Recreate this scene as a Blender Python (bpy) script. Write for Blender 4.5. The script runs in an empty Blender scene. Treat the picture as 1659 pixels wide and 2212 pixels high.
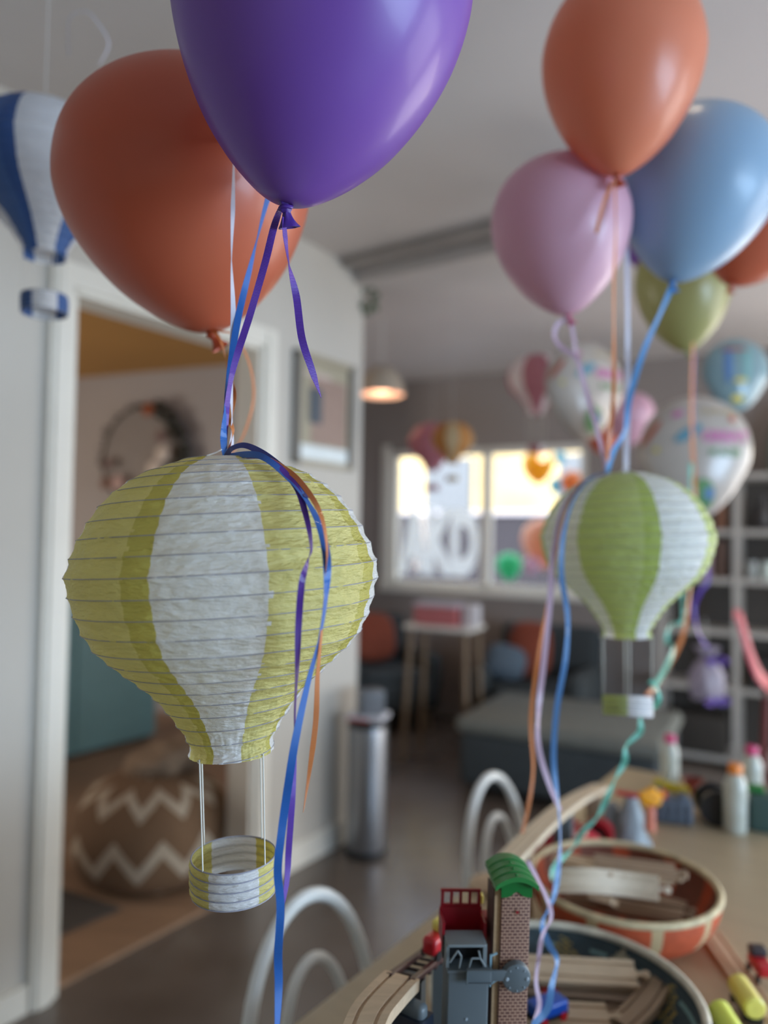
import bpy, math, random
from mathutils import Vector, Matrix, noise
random.seed(7)
SC = bpy.context.scene
COL = SC.collection
PI = math.pi
# ------------------------------------------------------------------ camera
F = 1600.0                      # focal length in pixels of the 1659x2212 frame
CAMH = 1.45
PITCH = math.radians(1.75); ROLL = math.radians(0.95)
CAM = Vector((0, 0, CAMH))
FW = Vector((0, math.cos(PITCH), math.sin(PITCH)))
U0 = Vector((0, -math.sin(PITCH), math.cos(PITCH)))
R0 = Vector((1, 0, 0))
CR = R0*math.cos(ROLL) + U0*math.sin(ROLL)
CU = U0*math.cos(ROLL) - R0*math.sin(ROLL)
cd = bpy.data.cameras.new('camera'); cam = bpy.data.objects.new('camera', cd); COL.objects.link(cam)
cam.matrix_world = Matrix(((CR.x, CU.x, -FW.x, 0), (CR.y, CU.y, -FW.y, 0), (CR.z, CU.z, -FW.z, CAMH), (0, 0, 0, 1)))
cd.sensor_fit = 'VERTICAL'; cd.sensor_height = 36; cd.lens = F/2212*36
cd.clip_start = 0.05; cd.clip_end = 200
cd.dof.use_dof = True; cd.dof.focus_distance = 0.66; cd.dof.aperture_fstop = 2.0
SC.camera = cam
# ------------------------------------------------------------------ world, exposure
SC.view_settings.view_transform = 'Standard'; SC.view_settings.look = 'None'
SC.view_settings.exposure = 0.22; SC.view_settings.gamma = 1.0
SC.view_settings.use_curve_mapping = False
try:
    SC.cycles.use_denoising = True
    SC.cycles.max_bounces = 8; SC.cycles.diffuse_bounces = 5; SC.cycles.transmission_bounces = 6
    SC.cycles.sample_clamp_indirect = 6
    SC.cycles.caustics_reflective = False; SC.cycles.caustics_refractive = False
except Exception: pass
W = bpy.data.worlds.new('world'); SC.world = W; W.use_nodes = True
wn = W.node_tree.nodes; wl = W.node_tree.links
bg = wn['Background']
bg.inputs[0].default_value = (0.62, 0.78, 1.0, 1); bg.inputs[1].default_value = 2.9
# room axes: A runs along the left wall, B points right across the room
ANG = math.radians(35)
A = Vector((math.sin(ANG), math.cos(ANG), 0)); B = Vector((math.cos(ANG), -math.sin(ANG), 0))
def RM(s, t, z=0.0): return A*s + B*t + Vector((0, 0, z))
def area(name, loc, aim, sx, sy, power, color):
    l = bpy.data.lights.new(name, 'AREA'); l.shape = 'RECTANGLE'; l.size = sx; l.size_y = sy
    l.energy = power; l.color = color
    o = bpy.data.objects.new(name, l); COL.objects.link(o)
    o.location = loc
    o.rotation_euler = (Vector(aim)-Vector(loc)).to_track_quat('-Z', 'Y').to_euler()
    return o
# daylight through the windows of the right-hand wall and the far right window (outside the frame)
area('window_light_right_near', RM(1.2, 2.95, 1.15), RM(0.9, -2.1, 0.3), 2.0, 1.1, 92, (0.52, 0.74, 1.0))
area('window_light_right_far', RM(4.2, 2.95, 1.2), RM(2.4, -2.1, 1.6), 2.2, 1.9, 50, (1.0, 0.95, 0.88))
area('window_light_far_right', Vector((4.27, 3.98, 1.2)), Vector((0.6, 1.0, 1.1)), 1.8, 1.9, 56, (1.0, 0.93, 0.85))
area('fill_light_inner_room', Vector((-4.4, 3.3, 1.2)), Vector((-1.8, 5.4, 1.9)), 1.4, 1.4, 42, (1.0, 0.93, 0.86))  # added fill light to brighten the inner room; no window stands here
sl = bpy.data.lights.new('sun', 'SUN'); sl.energy = 8.0; sl.angle = 0.01; sl.color = (1.0, 0.93, 0.8)
so = bpy.data.objects.new('sun', sl); COL.objects.link(so); so.location = (0, 0, 20)
so.rotation_euler = (A*0.75 + B*0.25 + Vector((0, 0, -0.62))).to_track_quat('-Z', 'Y').to_euler()

# ------------------------------------------------------------------ helpers
def P(px, py, D):
    return CAM + (FW + CR*((px-829.5)/F) + CU*((1106-py)/F))*D
def PZ(px, py, z):
    d = FW + CR*((px-829.5)/F) + CU*((1106-py)/F)
    return CAM + d*((z-CAMH)/d.z)
def lin(h):
    if isinstance(h, str):
        h = h.lstrip('#'); c = [int(h[i:i+2], 16)/255 for i in (0, 2, 4)]
        return tuple((v/12.92 if v <= 0.04045 else ((v+0.055)/1.055)**2.4) for v in c)
    return h
MATS = {}
def mat(name, color, rough=0.6, metal=0.0, var=0.06, nscale=12.0, bump=0.0, bscale=40.0, trans=0.0, coat=0.0, stretch=(1, 1, 1), emit=0.0, spec=0.5):
    if name in MATS: return MATS[name]
    m = bpy.data.materials.new(name); m.use_nodes = True; MATS[name] = m
    nt = m.node_tree; N = nt.nodes; L = nt.links; b = N['Principled BSDF']
    c = lin(color)
    tc = N.new('ShaderNodeTexCoord'); mp = N.new('ShaderNodeMapping'); L.new(tc.outputs['Object'], mp.inputs[0])
    mp.inputs['Scale'].default_value = stretch
    nz = N.new('ShaderNodeTexNoise'); nz.inputs['Scale'].default_value = nscale; nz.inputs['Detail'].default_value = 3
    L.new(mp.outputs[0], nz.inputs['Vector'])
    rp = N.new('ShaderNodeValToRGB')
    rp.color_ramp.elements[0].position = 0.3; rp.color_ramp.elements[1].position = 0.7
    rp.color_ramp.elements[0].color = (*[max(0, v*(1-var)) for v in c], 1)
    rp.color_ramp.elements[1].color = (*[min(1, v*(1+var)) for v in c], 1)
    L.new(nz.outputs[0], rp.inputs[0]); L.new(rp.outputs[0], b.inputs['Base Color'])
    b.inputs['Roughness'].default_value = rough; b.inputs['Metallic'].default_value = metal
    b.inputs['Coat Weight'].default_value = coat; b.inputs['Coat Roughness'].default_value = 0.12
    b.inputs['Specular IOR Level'].default_value = spec
    if emit:
        L.new(rp.outputs[0], b.inputs['Emission Color']); b.inputs['Emission Strength'].default_value = emit
    if bump:
        n2 = N.new('ShaderNodeTexNoise'); n2.inputs['Scale'].default_value = bscale; n2.inputs['Detail'].default_value = 4
        L.new(mp.outputs[0], n2.inputs['Vector'])
        bp = N.new('ShaderNodeBump'); bp.inputs['Strength'].default_value = bump; bp.inputs['Distance'].default_value = 0.004
        L.new(n2.outputs[0], bp.inputs['Height']); L.new(bp.outputs[0], b.inputs['Normal'])
    if trans:
        tr = N.new('ShaderNodeBsdfTranslucent'); L.new(rp.outputs[0], tr.inputs[0])
        if bump: L.new(bp.outputs[0], tr.inputs['Normal'])
        mx = N.new('ShaderNodeMixShader'); mx.inputs[0].default_value = trans
        L.new(b.outputs[0], mx.inputs[1]); L.new(tr.outputs[0], mx.inputs[2])
        L.new(mx.outputs[0], N['Material Output'].inputs['Surface'])
    return m
def wood(name, color, scale=1.0, rough=0.45, dark=0.75):
    if name in MATS: return MATS[name]
    m = bpy.data.materials.new(name); m.use_nodes = True; MATS[name] = m
    nt = m.node_tree; N = nt.nodes; L = nt.links; b = N['Principled BSDF']; c = lin(color)
    tc = N.new('ShaderNodeTexCoord'); mp = N.new('ShaderNodeMapping'); L.new(tc.outputs['Object'], mp.inputs[0])
    mp.inputs['Scale'].default_value = (2*scale, 18*scale, 18*scale)
    nz = N.new('ShaderNodeTexNoise'); nz.inputs['Scale'].default_value = 3; nz.inputs['Detail'].default_value = 6; nz.inputs['Distortion'].default_value = 0.6
    L.new(mp.outputs[0], nz.inputs['Vector'])
    rp = N.new('ShaderNodeValToRGB'); rp.color_ramp.elements[0].position = 0.35; rp.color_ramp.elements[1].position = 0.65
    rp.color_ramp.elements[0].color = (*[v*dark for v in c], 1); rp.color_ramp.elements[1].color = (*c, 1)
    L.new(nz.outputs[0], rp.inputs[0]); L.new(rp.outputs[0], b.inputs['Base Color']); b.inputs['Roughness'].default_value = rough
    return m

class MB:
    def __init__(s): s.v = []; s.f = []; s.m = []; s.uv = {}
    def add(s, vs, fs, mi=0):
        o = len(s.v); s.v += [Vector(p) for p in vs]
        for k, f in enumerate(fs):
            s.f.append([i+o for i in f]); s.m.append(mi[k] if isinstance(mi, list) else mi)
    def box(s, c, size, rot=None, mi=0, bev=0.0):
        c = Vector(c); hx, hy, hz = [q/2 for q in size]; M = rot if rot else Matrix.Identity(3)
        if bev <= 0:
            vs = [c + M @ Vector((x*hx, y*hy, z*hz)) for x in (-1, 1) for y in (-1, 1) for z in (-1, 1)]
            fs = [(0, 1, 3, 2), (4, 6, 7, 5), (0, 4, 5, 1), (2, 3, 7, 6), (0, 2, 6, 4), (1, 5, 7, 3)]
            s.add(vs, fs, mi); return
        bev = min(bev, hx*0.95, hy*0.95, hz*0.95)
        # rounded box: stack of rounded-rectangle rings
        rings = []; n = 4
        lv = [(-hz, bev*1.0)] if False else []
        for k in range(n+1):
            a = PI/2*k/n; lv.append((-hz+bev-bev*math.cos(a), bev-bev*math.sin(a)))
        for k in range(n+1):
            a = PI/2*k/n; lv.append((hz-bev+bev*math.sin(a), bev-bev*math.cos(a)))
        for z, ins in lv:
            ring = []
            for qx, qy, a0 in ((1, 1, 0), (-1, 1, PI/2), (-1, -1, PI), (1, -1, 1.5*PI)):
                for k in range(n+1):
                    a = a0+PI/2*k/n; r = bev-ins
                    ring.append(c + M @ Vector((qx*(hx-bev)+r*math.cos(a), qy*(hy-bev)+r*math.sin(a), z)))
            rings.append(ring)
        s.rings(rings, closed=True, cap=True, mi=mi)
    def rings(s, rings, closed=True, cap=False, mi=0, mfn=None):
        n = len(rings[0]); vs = [p for r in rings for p in r]; fs = []; ms = []
        for i in range(len(rings)-1):
            for j in range(n if closed else n-1):
                k = (j+1) % n
                fs.append((i*n+j, i*n+k, (i+1)*n+k, (i+1)*n+j)); ms.append(mfn(i, j) if mfn else mi)
        if cap:
            fs.append(tuple(range(n))[::-1]); ms.append(mi)
            fs.append(tuple((len(rings)-1)*n+q for q in range(n))); ms.append(mi)
        s.add(vs, fs, ms)
    def lathe(s, prof, seg=48, c=(0, 0, 0), rot=None, mi=0, mfn=None, cap=False, fn=None, sy=1.0):
        c = Vector(c); M = rot if rot else Matrix.Identity(3); rr = []
        for i, (r, z) in enumerate(prof):
            ring = []
            for j in range(seg):
                a = 2*PI*j/seg
                q = r+(fn(i, a) if fn else 0)
                ring.append(c + M @ Vector((q*math.cos(a), q*math.sin(a)*sy, z)))
            rr.append(ring)
        s.rings(rr, True, cap, mi, mfn)
    def tube(s, pts, r, n=10, closed=False, mi=0, cap=True):
        pts = [Vector(p) for p in pts]; rr = []; N = len(pts); up = None
        for i, p in enumerate(pts):
            if closed: t = pts[(i+1) % N]-pts[i-1]
            else: t = pts[min(i+1, N-1)]-pts[max(i-1, 0)]
            t.normalize()
            if up is None:
                up = Vector((0, 0, 1)) if abs(t.z) < 0.9 else Vector((1, 0, 0))
            up = (up - t*up.dot(t)).normalized(); w = t.cross(up)
            q = r[i] if isinstance(r, (list, tuple)) else r
            rr.append([p + up*q*math.cos(2*PI*k/n) + w*q*math.sin(2*PI*k/n) for k in range(n)])
        if closed: rr.append(rr[0])
        s.rings(rr, True, cap and not closed, mi)
    def sweep(s, pts, prof, up=Vector((0, 0, 1)), mi=0):
        pts = [Vector(p) for p in pts]; rr = []; N = len(pts)
        for i, p in enumerate(pts):
            t = (pts[min(i+1, N-1)]-pts[max(i-1, 0)]).normalized(); w = t.cross(up).normalized(); u = w.cross(t)
            rr.append([p + w*a + u*b for a, b in prof])
        s.rings(rr, True, True, mi)
    def ball(s, c, r, sx=1, sy=1, sz=1, seg=20, mi=0, rot=None):
        n = seg//2
        pr = [(math.sin(PI*k/n)*(1 if 0 < k < n else 0)+(1e-4 if k in (0, n) else 0), -math.cos(PI*k/n)) for k in range(n+1)]
        c = Vector(c); M = rot if rot else Matrix.Identity(3)
        s.rings([[c + M @ Vector((a*r*sx*math.cos(2*PI*j/seg), a*r*sy*math.sin(2*PI*j/seg), z*r*sz)) for j in range(seg)] for a, z in pr], True, False, mi)
    def prism(s, poly, d0, d1, M=None, c=(0, 0, 0), mi=0):
        # poly in local x,z ; extruded along local y from d0 to d1
        c = Vector(c); M = M if M else Matrix.Identity(3); n = len(poly)
        a = [c + M @ Vector((x, d0, z)) for x, z in poly]; b = [c + M @ Vector((x, d1, z)) for x, z in poly]
        s.rings([a, b], True, True, mi)
    def build(s, name, mats, parent=None, smooth=True, origin=None, angle=40):
        me = bpy.data.meshes.new(name)
        o0 = Vector(origin) if origin is not None else Vector((0, 0, 0))
        me.from_pydata([tuple(p-o0) for p in s.v], [], s.f)
        if not isinstance(mats, (list, tuple)): mats = [mats]
        for q in mats: me.materials.append(q)
        me.polygons.foreach_set('material_index', s.m)
        me.update(); me.validate()
        o = bpy.data.objects.new(name, me); COL.objects.link(o)
        if smooth:
            me.polygons.foreach_set('use_smooth', [True]*len(me.polygons))
            try: me.set_sharp_from_angle(angle=math.radians(angle))
            except Exception: pass
        if parent: o.parent = parent
        else: o.location = o0
        return o
def Rz(a): return Matrix.Rotation(a, 3, 'Z')
def Rx(a): return Matrix.Rotation(a, 3, 'X')
def Ry(a): return Matrix.Rotation(a, 3, 'Y')
ROOM = Rz(-ANG)          # local x -> B, local y -> A
def tag(o, label, cat, group=None, kind=None):
    if label: o['label'] = label
    if cat: o['category'] = cat
    if group: o['group'] = group
    if kind: o['kind'] = kind
    return o
def thing(name, label, cat, loc, rotz=0.0, group=None, rot=None):
    o = bpy.data.objects.new(name, None); COL.objects.link(o); o.empty_display_size = 0.05
    o.location = loc; o.rotation_euler = rot if rot else (0, 0, rotz)
    return tag(o, label, cat, group)
def copy_thing(src, label, loc, rot, scale=1.0, group=None, mats=None):
    r = src.copy(); COL.objects.link(r); r.location = loc; r.rotation_euler = rot; r.scale = (scale,)*3
    r['label'] = label
    if group: r['group'] = group
    def cp(ch, par):
        c = ch.copy(); COL.objects.link(c); c.parent = par
        for g in ch.children: cp(g, c)
    for ch in list(src.children): cp(ch, r)
    return r
def struct(mb, name, m, origin=None, smooth=False, parent=None):
    o = mb.build(name, m, parent, smooth, origin)
    if not parent: o['kind'] = 'structure'
    return o
def smooth_path(pts, n=10):
    # Catmull-Rom through Vector points (any dimension as tuples)
    P_ = [tuple(p) for p in pts]; P_ = [P_[0]]+P_+[P_[-1]]; out = []
    for i in range(1, len(P_)-2):
        for k in range(n):
            t = k/n; out.append(tuple(0.5*((2*b)+(c-a)*t+(2*a-5*b+4*c-d)*t*t+(-a+3*b-3*c+d)*t**3) for a, b, c, d in zip(P_[i-1], P_[i], P_[i+1], P_[i+2])))
    out.append(P_[-2]); return out

# ------------------------------------------------------------------ materials
M_wall = mat('wall_paint', '#c6c1b7', 0.75, var=0.02, nscale=3, bump=0.05, bscale=90)
M_ceil = mat('ceiling_paint', '#d2cbc6', 0.8, var=0.03, nscale=2)
M_trim = mat('trim_paint', '#e6e2d6', 0.45, var=0.02)
M_ochre = mat('ochre_paint', '#b88a4c', 0.8, var=0.04, nscale=2)
M_grey = mat('grey_wall_paint', '#aca5a1', 0.8, var=0.04, nscale=2)
M_white_metal = mat('white_metal', '#e4e6e2', 0.3, var=0.01)
M_black = mat('black_plastic', '#1b1c1f', 0.4)
M_white_pl = mat('white_plastic', '#dcdcd6', 0.35, var=0.02)

def floor_mat():
    m = bpy.data.materials.new('concrete_floor'); m.use_nodes = True
    N = m.node_tree.nodes; L = m.node_tree.links; b = N['Principled BSDF']
    tc = N.new('ShaderNodeTexCoord')
    n1 = N.new('ShaderNodeTexNoise'); n1.inputs['Scale'].default_value = 0.9; n1.inputs['Detail'].default_value = 5; L.new(tc.outputs['Object'], n1.inputs['Vector'])
    r = N.new('ShaderNodeValToRGB'); r.color_ramp.elements[0].position = 0.38; r.color_ramp.elements[1].position = 0.62
    r.color_ramp.elements[0].color = (*lin('#5a4f46'), 1); r.color_ramp.elements[1].color = (*lin('#776d65'), 1)
    L.new(n1.outputs[0], r.inputs[0]); L.new(r.outputs[0], b.inputs['Base Color']); b.inputs['Roughness'].default_value = 0.24; b.inputs['Specular IOR Level'].default_value = .75
    return m
M_floor = floor_mat()
M_innerfloor = wood('inner_wood_floor', '#a08065', 0.4, 0.5)

# ------------------------------------------------------------------ room shell
TL = -2.166; H = 2.75; TH = 0.12
def rbox(mb, s0, s1, t0, t1, z0, z1, mi=0):
    mb.box(RM((s0+s1)/2, (t0+t1)/2, (z0+z1)/2), (t1-t0, s1-s0, z1-z0), ROOM, mi)
def slab(name, pts, z0, z1, m):
    mb = MB(); mb.rings([[Vector((p[0], p[1], z0)) for p in pts], [Vector((p[0], p[1], z1)) for p in pts]], True, True)
    return struct(mb, name, m)
W0 = Vector((0.05, 6.3, 0)); WA = math.radians(28); WD = Vector((math.cos(WA), -math.sin(WA), 0)); WN = Vector((math.sin(WA), math.cos(WA), 0))
WM = Rz(-WA)
def WP(u, d=0.0, z=0.0): return W0 + WD*u + WN*d + Vector((0, 0, z))
far_r = WP(6.9)
P2 = RM(2.89, TL-TH); P3 = Vector((-0.73, 5.52, 0)); P4 = Vector((-3.4, 6.65, 0)); P5 = Vector((-6.2, 4.0, 0)); P6 = RM(-2.6, TL-TH)
L4 = WP(-1.1)
slab('floor', [RM(-2.7, TL-3.6), RM(-2.7, 3.2), far_r+Vector((.4, 0, 0)), WP(6.9, .15), WP(-1.1, .15), P4+Vector((-.4, .4, 0)), Vector((-6.6, 4.2, 0))], -0.12, 0.0, M_floor)
slab('ceiling', [RM(-2.7, TL-TH), RM(-2.7, 3.2), far_r, WP(6.9, .3), WP(-1.2, .3), P3+Vector((-.12, .0, 0)), P2], H, H+0.12, M_ceil)
slab('ceiling_inner_room', [P6, P2, P3, P3+Vector((.05, .2, 0)), P4+Vector((-.1, .3, 0)), P5+Vector((-.3, 0, 0))], H+0.002, H+0.12, M_ochre)
slab('floor_inner_room', [RM(-1.5, TL-0.02), RM(2.20, TL-0.02), RM(2.9, TL-TH), P3+Vector((0, -.02, 0)), P4, P5], 0.0, 0.015, M_innerfloor)
# left wall with its wide opening
S1, S2, SC_ = 1.335, 2.19, 2.89; DH = 2.22
mb = MB()
rbox(mb, -2.7, S1, TL-TH, TL, 0, H); rbox(mb, S2, SC_, TL-TH, TL, 0, H); rbox(mb, S1, S2, TL-TH, TL, DH, H)
struct(mb, 'wall_left', M_wall)
mb = MB()
for (a, b) in ((S1-0.075, S1), (S2, S2+0.075)):
    rbox(mb, a, b, TL+0.001, TL+0.022, 0, DH+0.075)
    mid = (a+b)/2; rbox(mb, mid-0.02, mid+0.02, TL+0.02, TL+0.03, 0, DH+0.055)
rbox(mb, S1, S2, TL+0.001, TL+0.022, DH, DH+0.075)
rbox(mb, S1, S1+0.02, TL-TH, TL+0.01, 0, DH); rbox(mb, S2-0.02, S2, TL-TH, TL+0.01, 0, DH); rbox(mb, S1, S2, TL-TH, TL+0.01, DH-0.02, DH)
struct(mb, 'trim_1', M_trim)
mb = MB(); rbox(mb, -2.6, S1-0.08, TL+0.001, TL+0.016, 0, 0.085); struct(mb, 'baseboard_left', M_trim)
mb = MB(); rbox(mb, S2+0.08, SC_, TL+0.001, TL+0.016, 0, 0.11); struct(mb, 'baseboard_stub', M_trim)
# bulkhead across the ceiling
mb = MB(); rbox(mb, 2.82, 3.05, TL-0.12, 3.2, H-0.09, H-0.001); struct(mb, 'ceiling_beam', M_ceil)
mb = MB(); rbox(mb, 2.70, 2.81, TL+0.01, 3.1, H-0.035, H-0.001); struct(mb, 'beam_shade_strip', mat('beam_shade_paint', '#a59e98', 0.7))  # darker strip painted in for the shade line where beam meets ceiling
# inner room far wall + return wall
def wallseg(mb, a, b, z0, z1, th=0.1, off=1):
    d = (b-a); L_ = d.length; d.normalize(); n = Vector((-d.y, d.x, 0))*off
    mb.rings([[p+Vector((0, 0, z)) for p in (a, b, b+n*th, a+n*th)] for z in (z0, z1)], True, True)
mb = MB(); wallseg(mb, P4, P3, 0, H+.1); struct(mb, 'wall_inner_room', M_grey)
mb = MB(); wallseg(mb, P5, P4, 0, H+.1); wallseg(mb, P6, P5, 0, H+.1); struct(mb, 'wall_inner_side', M_grey)
mb = MB(); wallseg(mb, P3+Vector((.0, .0, 0)), WP(-1.1), 0, H, 0.1); struct(mb, 'wall_return', M_grey)
# window wall
wz0, wz1, wu1 = 1.02, 2.16, 1.66
mb = MB()
def wbox(mb, u0, u1, d0, d1, z0, z1, mi=0, bev=0): mb.box(WP((u0+u1)/2, (d0+d1)/2, (z0+z1)/2), (u1-u0, d1-d0, z1-z0), WM, mi, bev)
wbox(mb, -1.2, 0, 0, .16, 0, H); wbox(mb, wu1, 3.6, 0, .16, 0, H); wbox(mb, 5.6, 6.9, 0, .16, 0, H); wbox(mb, 3.6, 5.6, 0, .16, 2.3, H); wbox(mb, 3.6, 5.6, 0, .16, 0, .12); wbox(mb, 0, wu1, 0, .16, 0, wz0); wbox(mb, 0, wu1, 0, .16, wz1, H)
M_far = mat('far_wall_paint', '#968c86', 0.8, var=0.03, nscale=2)
struct(mb, 'wall_far', M_far)
mb = MB(); rbox(mb, 2.95, 6.4, 3.05, 3.2, 0, 0.3); rbox(mb, -2.7, 6.4, 3.05, 3.2, 2.4, H); rbox(mb, -2.7, -0.3, 3.05, 3.2, 0, 2.4); rbox(mb, -0.3, 1.9, 3.05, 3.2, 0, 0.75)
rbox(mb, 1.9, 2.95, 3.05, 3.2, 0, 2.4); rbox(mb, 5.4, 6.4, 3.05, 3.2, 0.3, 2.4)
struct(mb, 'wall_right', M_wall)
mb = MB(); rbox(mb, -2.7, -2.55, TL-TH, 3.2, 0, H)
struct(mb, 'wall_rear', M_wall)
for nm, s0, s1, z0, z1 in (('window_2', -0.3, 1.9, 0.75, 2.4), ('window_3', 2.95, 5.4, 0.3, 2.4)):
    mb = MB()
    for a, b in ((s0, s0+.06), (s1-.06, s1), ((s0+s1)/2-.03, (s0+s1)/2+.03)): rbox(mb, a, b, 3.06, 3.14, z0, z1)
    rbox(mb, s0, s1, 3.06, 3.14, z0, z0+.06); rbox(mb, s0, s1, 3.06, 3.14, z1-.06, z1); struct(mb, nm, M_trim)
mb = MB()
for a, b in ((3.6, 3.67), (5.53, 5.6), (4.56, 4.64)): wbox(mb, a, b, .06, .12, .12, 2.3)
wbox(mb, 3.6, 5.6, .06, .12, .12, .2); wbox(mb, 3.6, 5.6, .06, .12, 2.23, 2.3); struct(mb, 'window_4', M_trim)
# window in the far wall
M_glass = bpy.data.materials.new('window_glass'); M_glass.use_nodes = True
gn = M_glass.node_tree; gb = gn.nodes['Principled BSDF']; gn.nodes.remove(gb)
gt = gn.nodes.new('ShaderNodeBsdfTransparent'); gg = gn.nodes.new('ShaderNodeBsdfGlossy'); gg.inputs['Roughness'].default_value = 0.05
gm = gn.nodes.new('ShaderNodeMixShader'); gm.inputs[0].default_value = 0.07
gn.links.new(gt.outputs[0], gm.inputs[1]); gn.links.new(gg.outputs[0], gm.inputs[2]); gn.links.new(gm.outputs[0], gn.nodes['Material Output'].inputs['Surface'])
wroot = bpy.data.objects.new('window_1', None); COL.objects.link(wroot); wroot['kind'] = 'structure'
mb = MB()
for a, b in ((0, .055), (wu1-.055, wu1), (.82, .89)): wbox(mb, a, b, .01, .09, wz0, wz1)
wbox(mb, 0, wu1, .01, .09, wz0, wz0+.05); wbox(mb, 0, wu1, .01, .09, wz1-.05, wz1)
mb.build('window_frame', M_trim, wroot, False)
mb = MB(); wbox(mb, -.06, wu1+.06, -.07, .01, wz0-.04, wz0); wbox(mb, -.07, -.001, -.02, 0.0, wz0-.02, wz1+.05)
mb.build('window_sill', M_trim, wroot, False)
for k, (a, b) in enumerate(((.055, .82), (.89, wu1-.055))):
    mb = MB(); wbox(mb, a, b, .05, .056, wz0+.05, wz1-.05); mb.build('pane', M_glass, wroot, False)
def text_mesh(txt, size, ext=0.0, bold=0.0):
    cu = bpy.data.curves.new('t', 'FONT'); cu.body = txt; cu.size = size; cu.extrude = ext; cu.offset = bold; cu.align_x = 'CENTER'; cu.align_y = 'CENTER'
    cu.resolution_u = 4
    o = bpy.data.objects.new('t', cu); COL.objects.link(o); bpy.context.view_layer.update()
    dg = bpy.context.evaluated_depsgraph_get(); me = o.evaluated_get(dg).to_mesh()
    vs = [v.co.copy() for v in me.vertices]; fs = [tuple(p.vertices) for p in me.polygons]
    o.evaluated_get(dg).to_mesh_clear(); bpy.data.objects.remove(o); bpy.data.curves.remove(cu)
    return vs, fs
# large white letters on the left pane (window lettering)
M_letter = mat('white_vinyl', '#f6f9fa', 0.5, trans=0.7, var=0.01)
vs, fs = text_mesh('AKD', 0.50, 0.002, 0.030)
xs = [v.x for v in vs]; ys = [v.y for v in vs]; w_ = max(xs)-min(xs); h_ = max(ys)-min(ys); cx_ = (max(xs)+min(xs))/2; cy_ = (max(ys)+min(ys))/2
mb = MB()
mb.add([WP(.43+(v.x-cx_)/w_*.72, .045+v.z, 1.40+(v.y-cy_)/h_*.56) for v in vs], fs)
mb.build('window_lettering', M_letter, wroot, False)
# ------------------------------------------------------------------ outside
mb = MB(); mb.box(WP(1, 9, -0.35), (40, 18, 0.3), WM); struct(mb, 'ground_outside', mat('pavement', '#9c9aa6', 0.9, var=0.1, nscale=1.5))
b0 = thing('house', 'sunlit pale yellow house across the street, seen through the far window', 'house', WP(1, 11, -0.2))
b0.rotation_euler = (0, 0, -WA)
mb = MB(); mb.box((0, 0, 3.5), (26, 3, 7)); mb.build('facade', mat('facade_plaster', '#e8cf98', 0.85, var=0.25, nscale=0.8), b0, False)
for k in range(6):
    mb = MB(); mb.box((-7.5+3*k, -1.52, 2.6), (1.1, .08, 1.5)); mb.build('house_window', mat('house_glass', '#7d8288', 0.2), b0, False)
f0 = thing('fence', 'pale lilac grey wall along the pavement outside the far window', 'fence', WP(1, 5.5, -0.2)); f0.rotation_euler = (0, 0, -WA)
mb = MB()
mb.box((0, 0, 1.0), (16, .12, 2.0)); mb.build('fence_panel', mat('fence_shade_paint', '#34323a', 0.8, var=0.1, nscale=2), f0, False)  # shade on the pale outside wall is put into this dark colour
mb = MB(); mb.box((0, 0, 2.02), (16.1, .2, .06)); mb.build('fence_cap', mat('fence_cap', '#c7c5cf', 0.8), f0, False)

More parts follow.
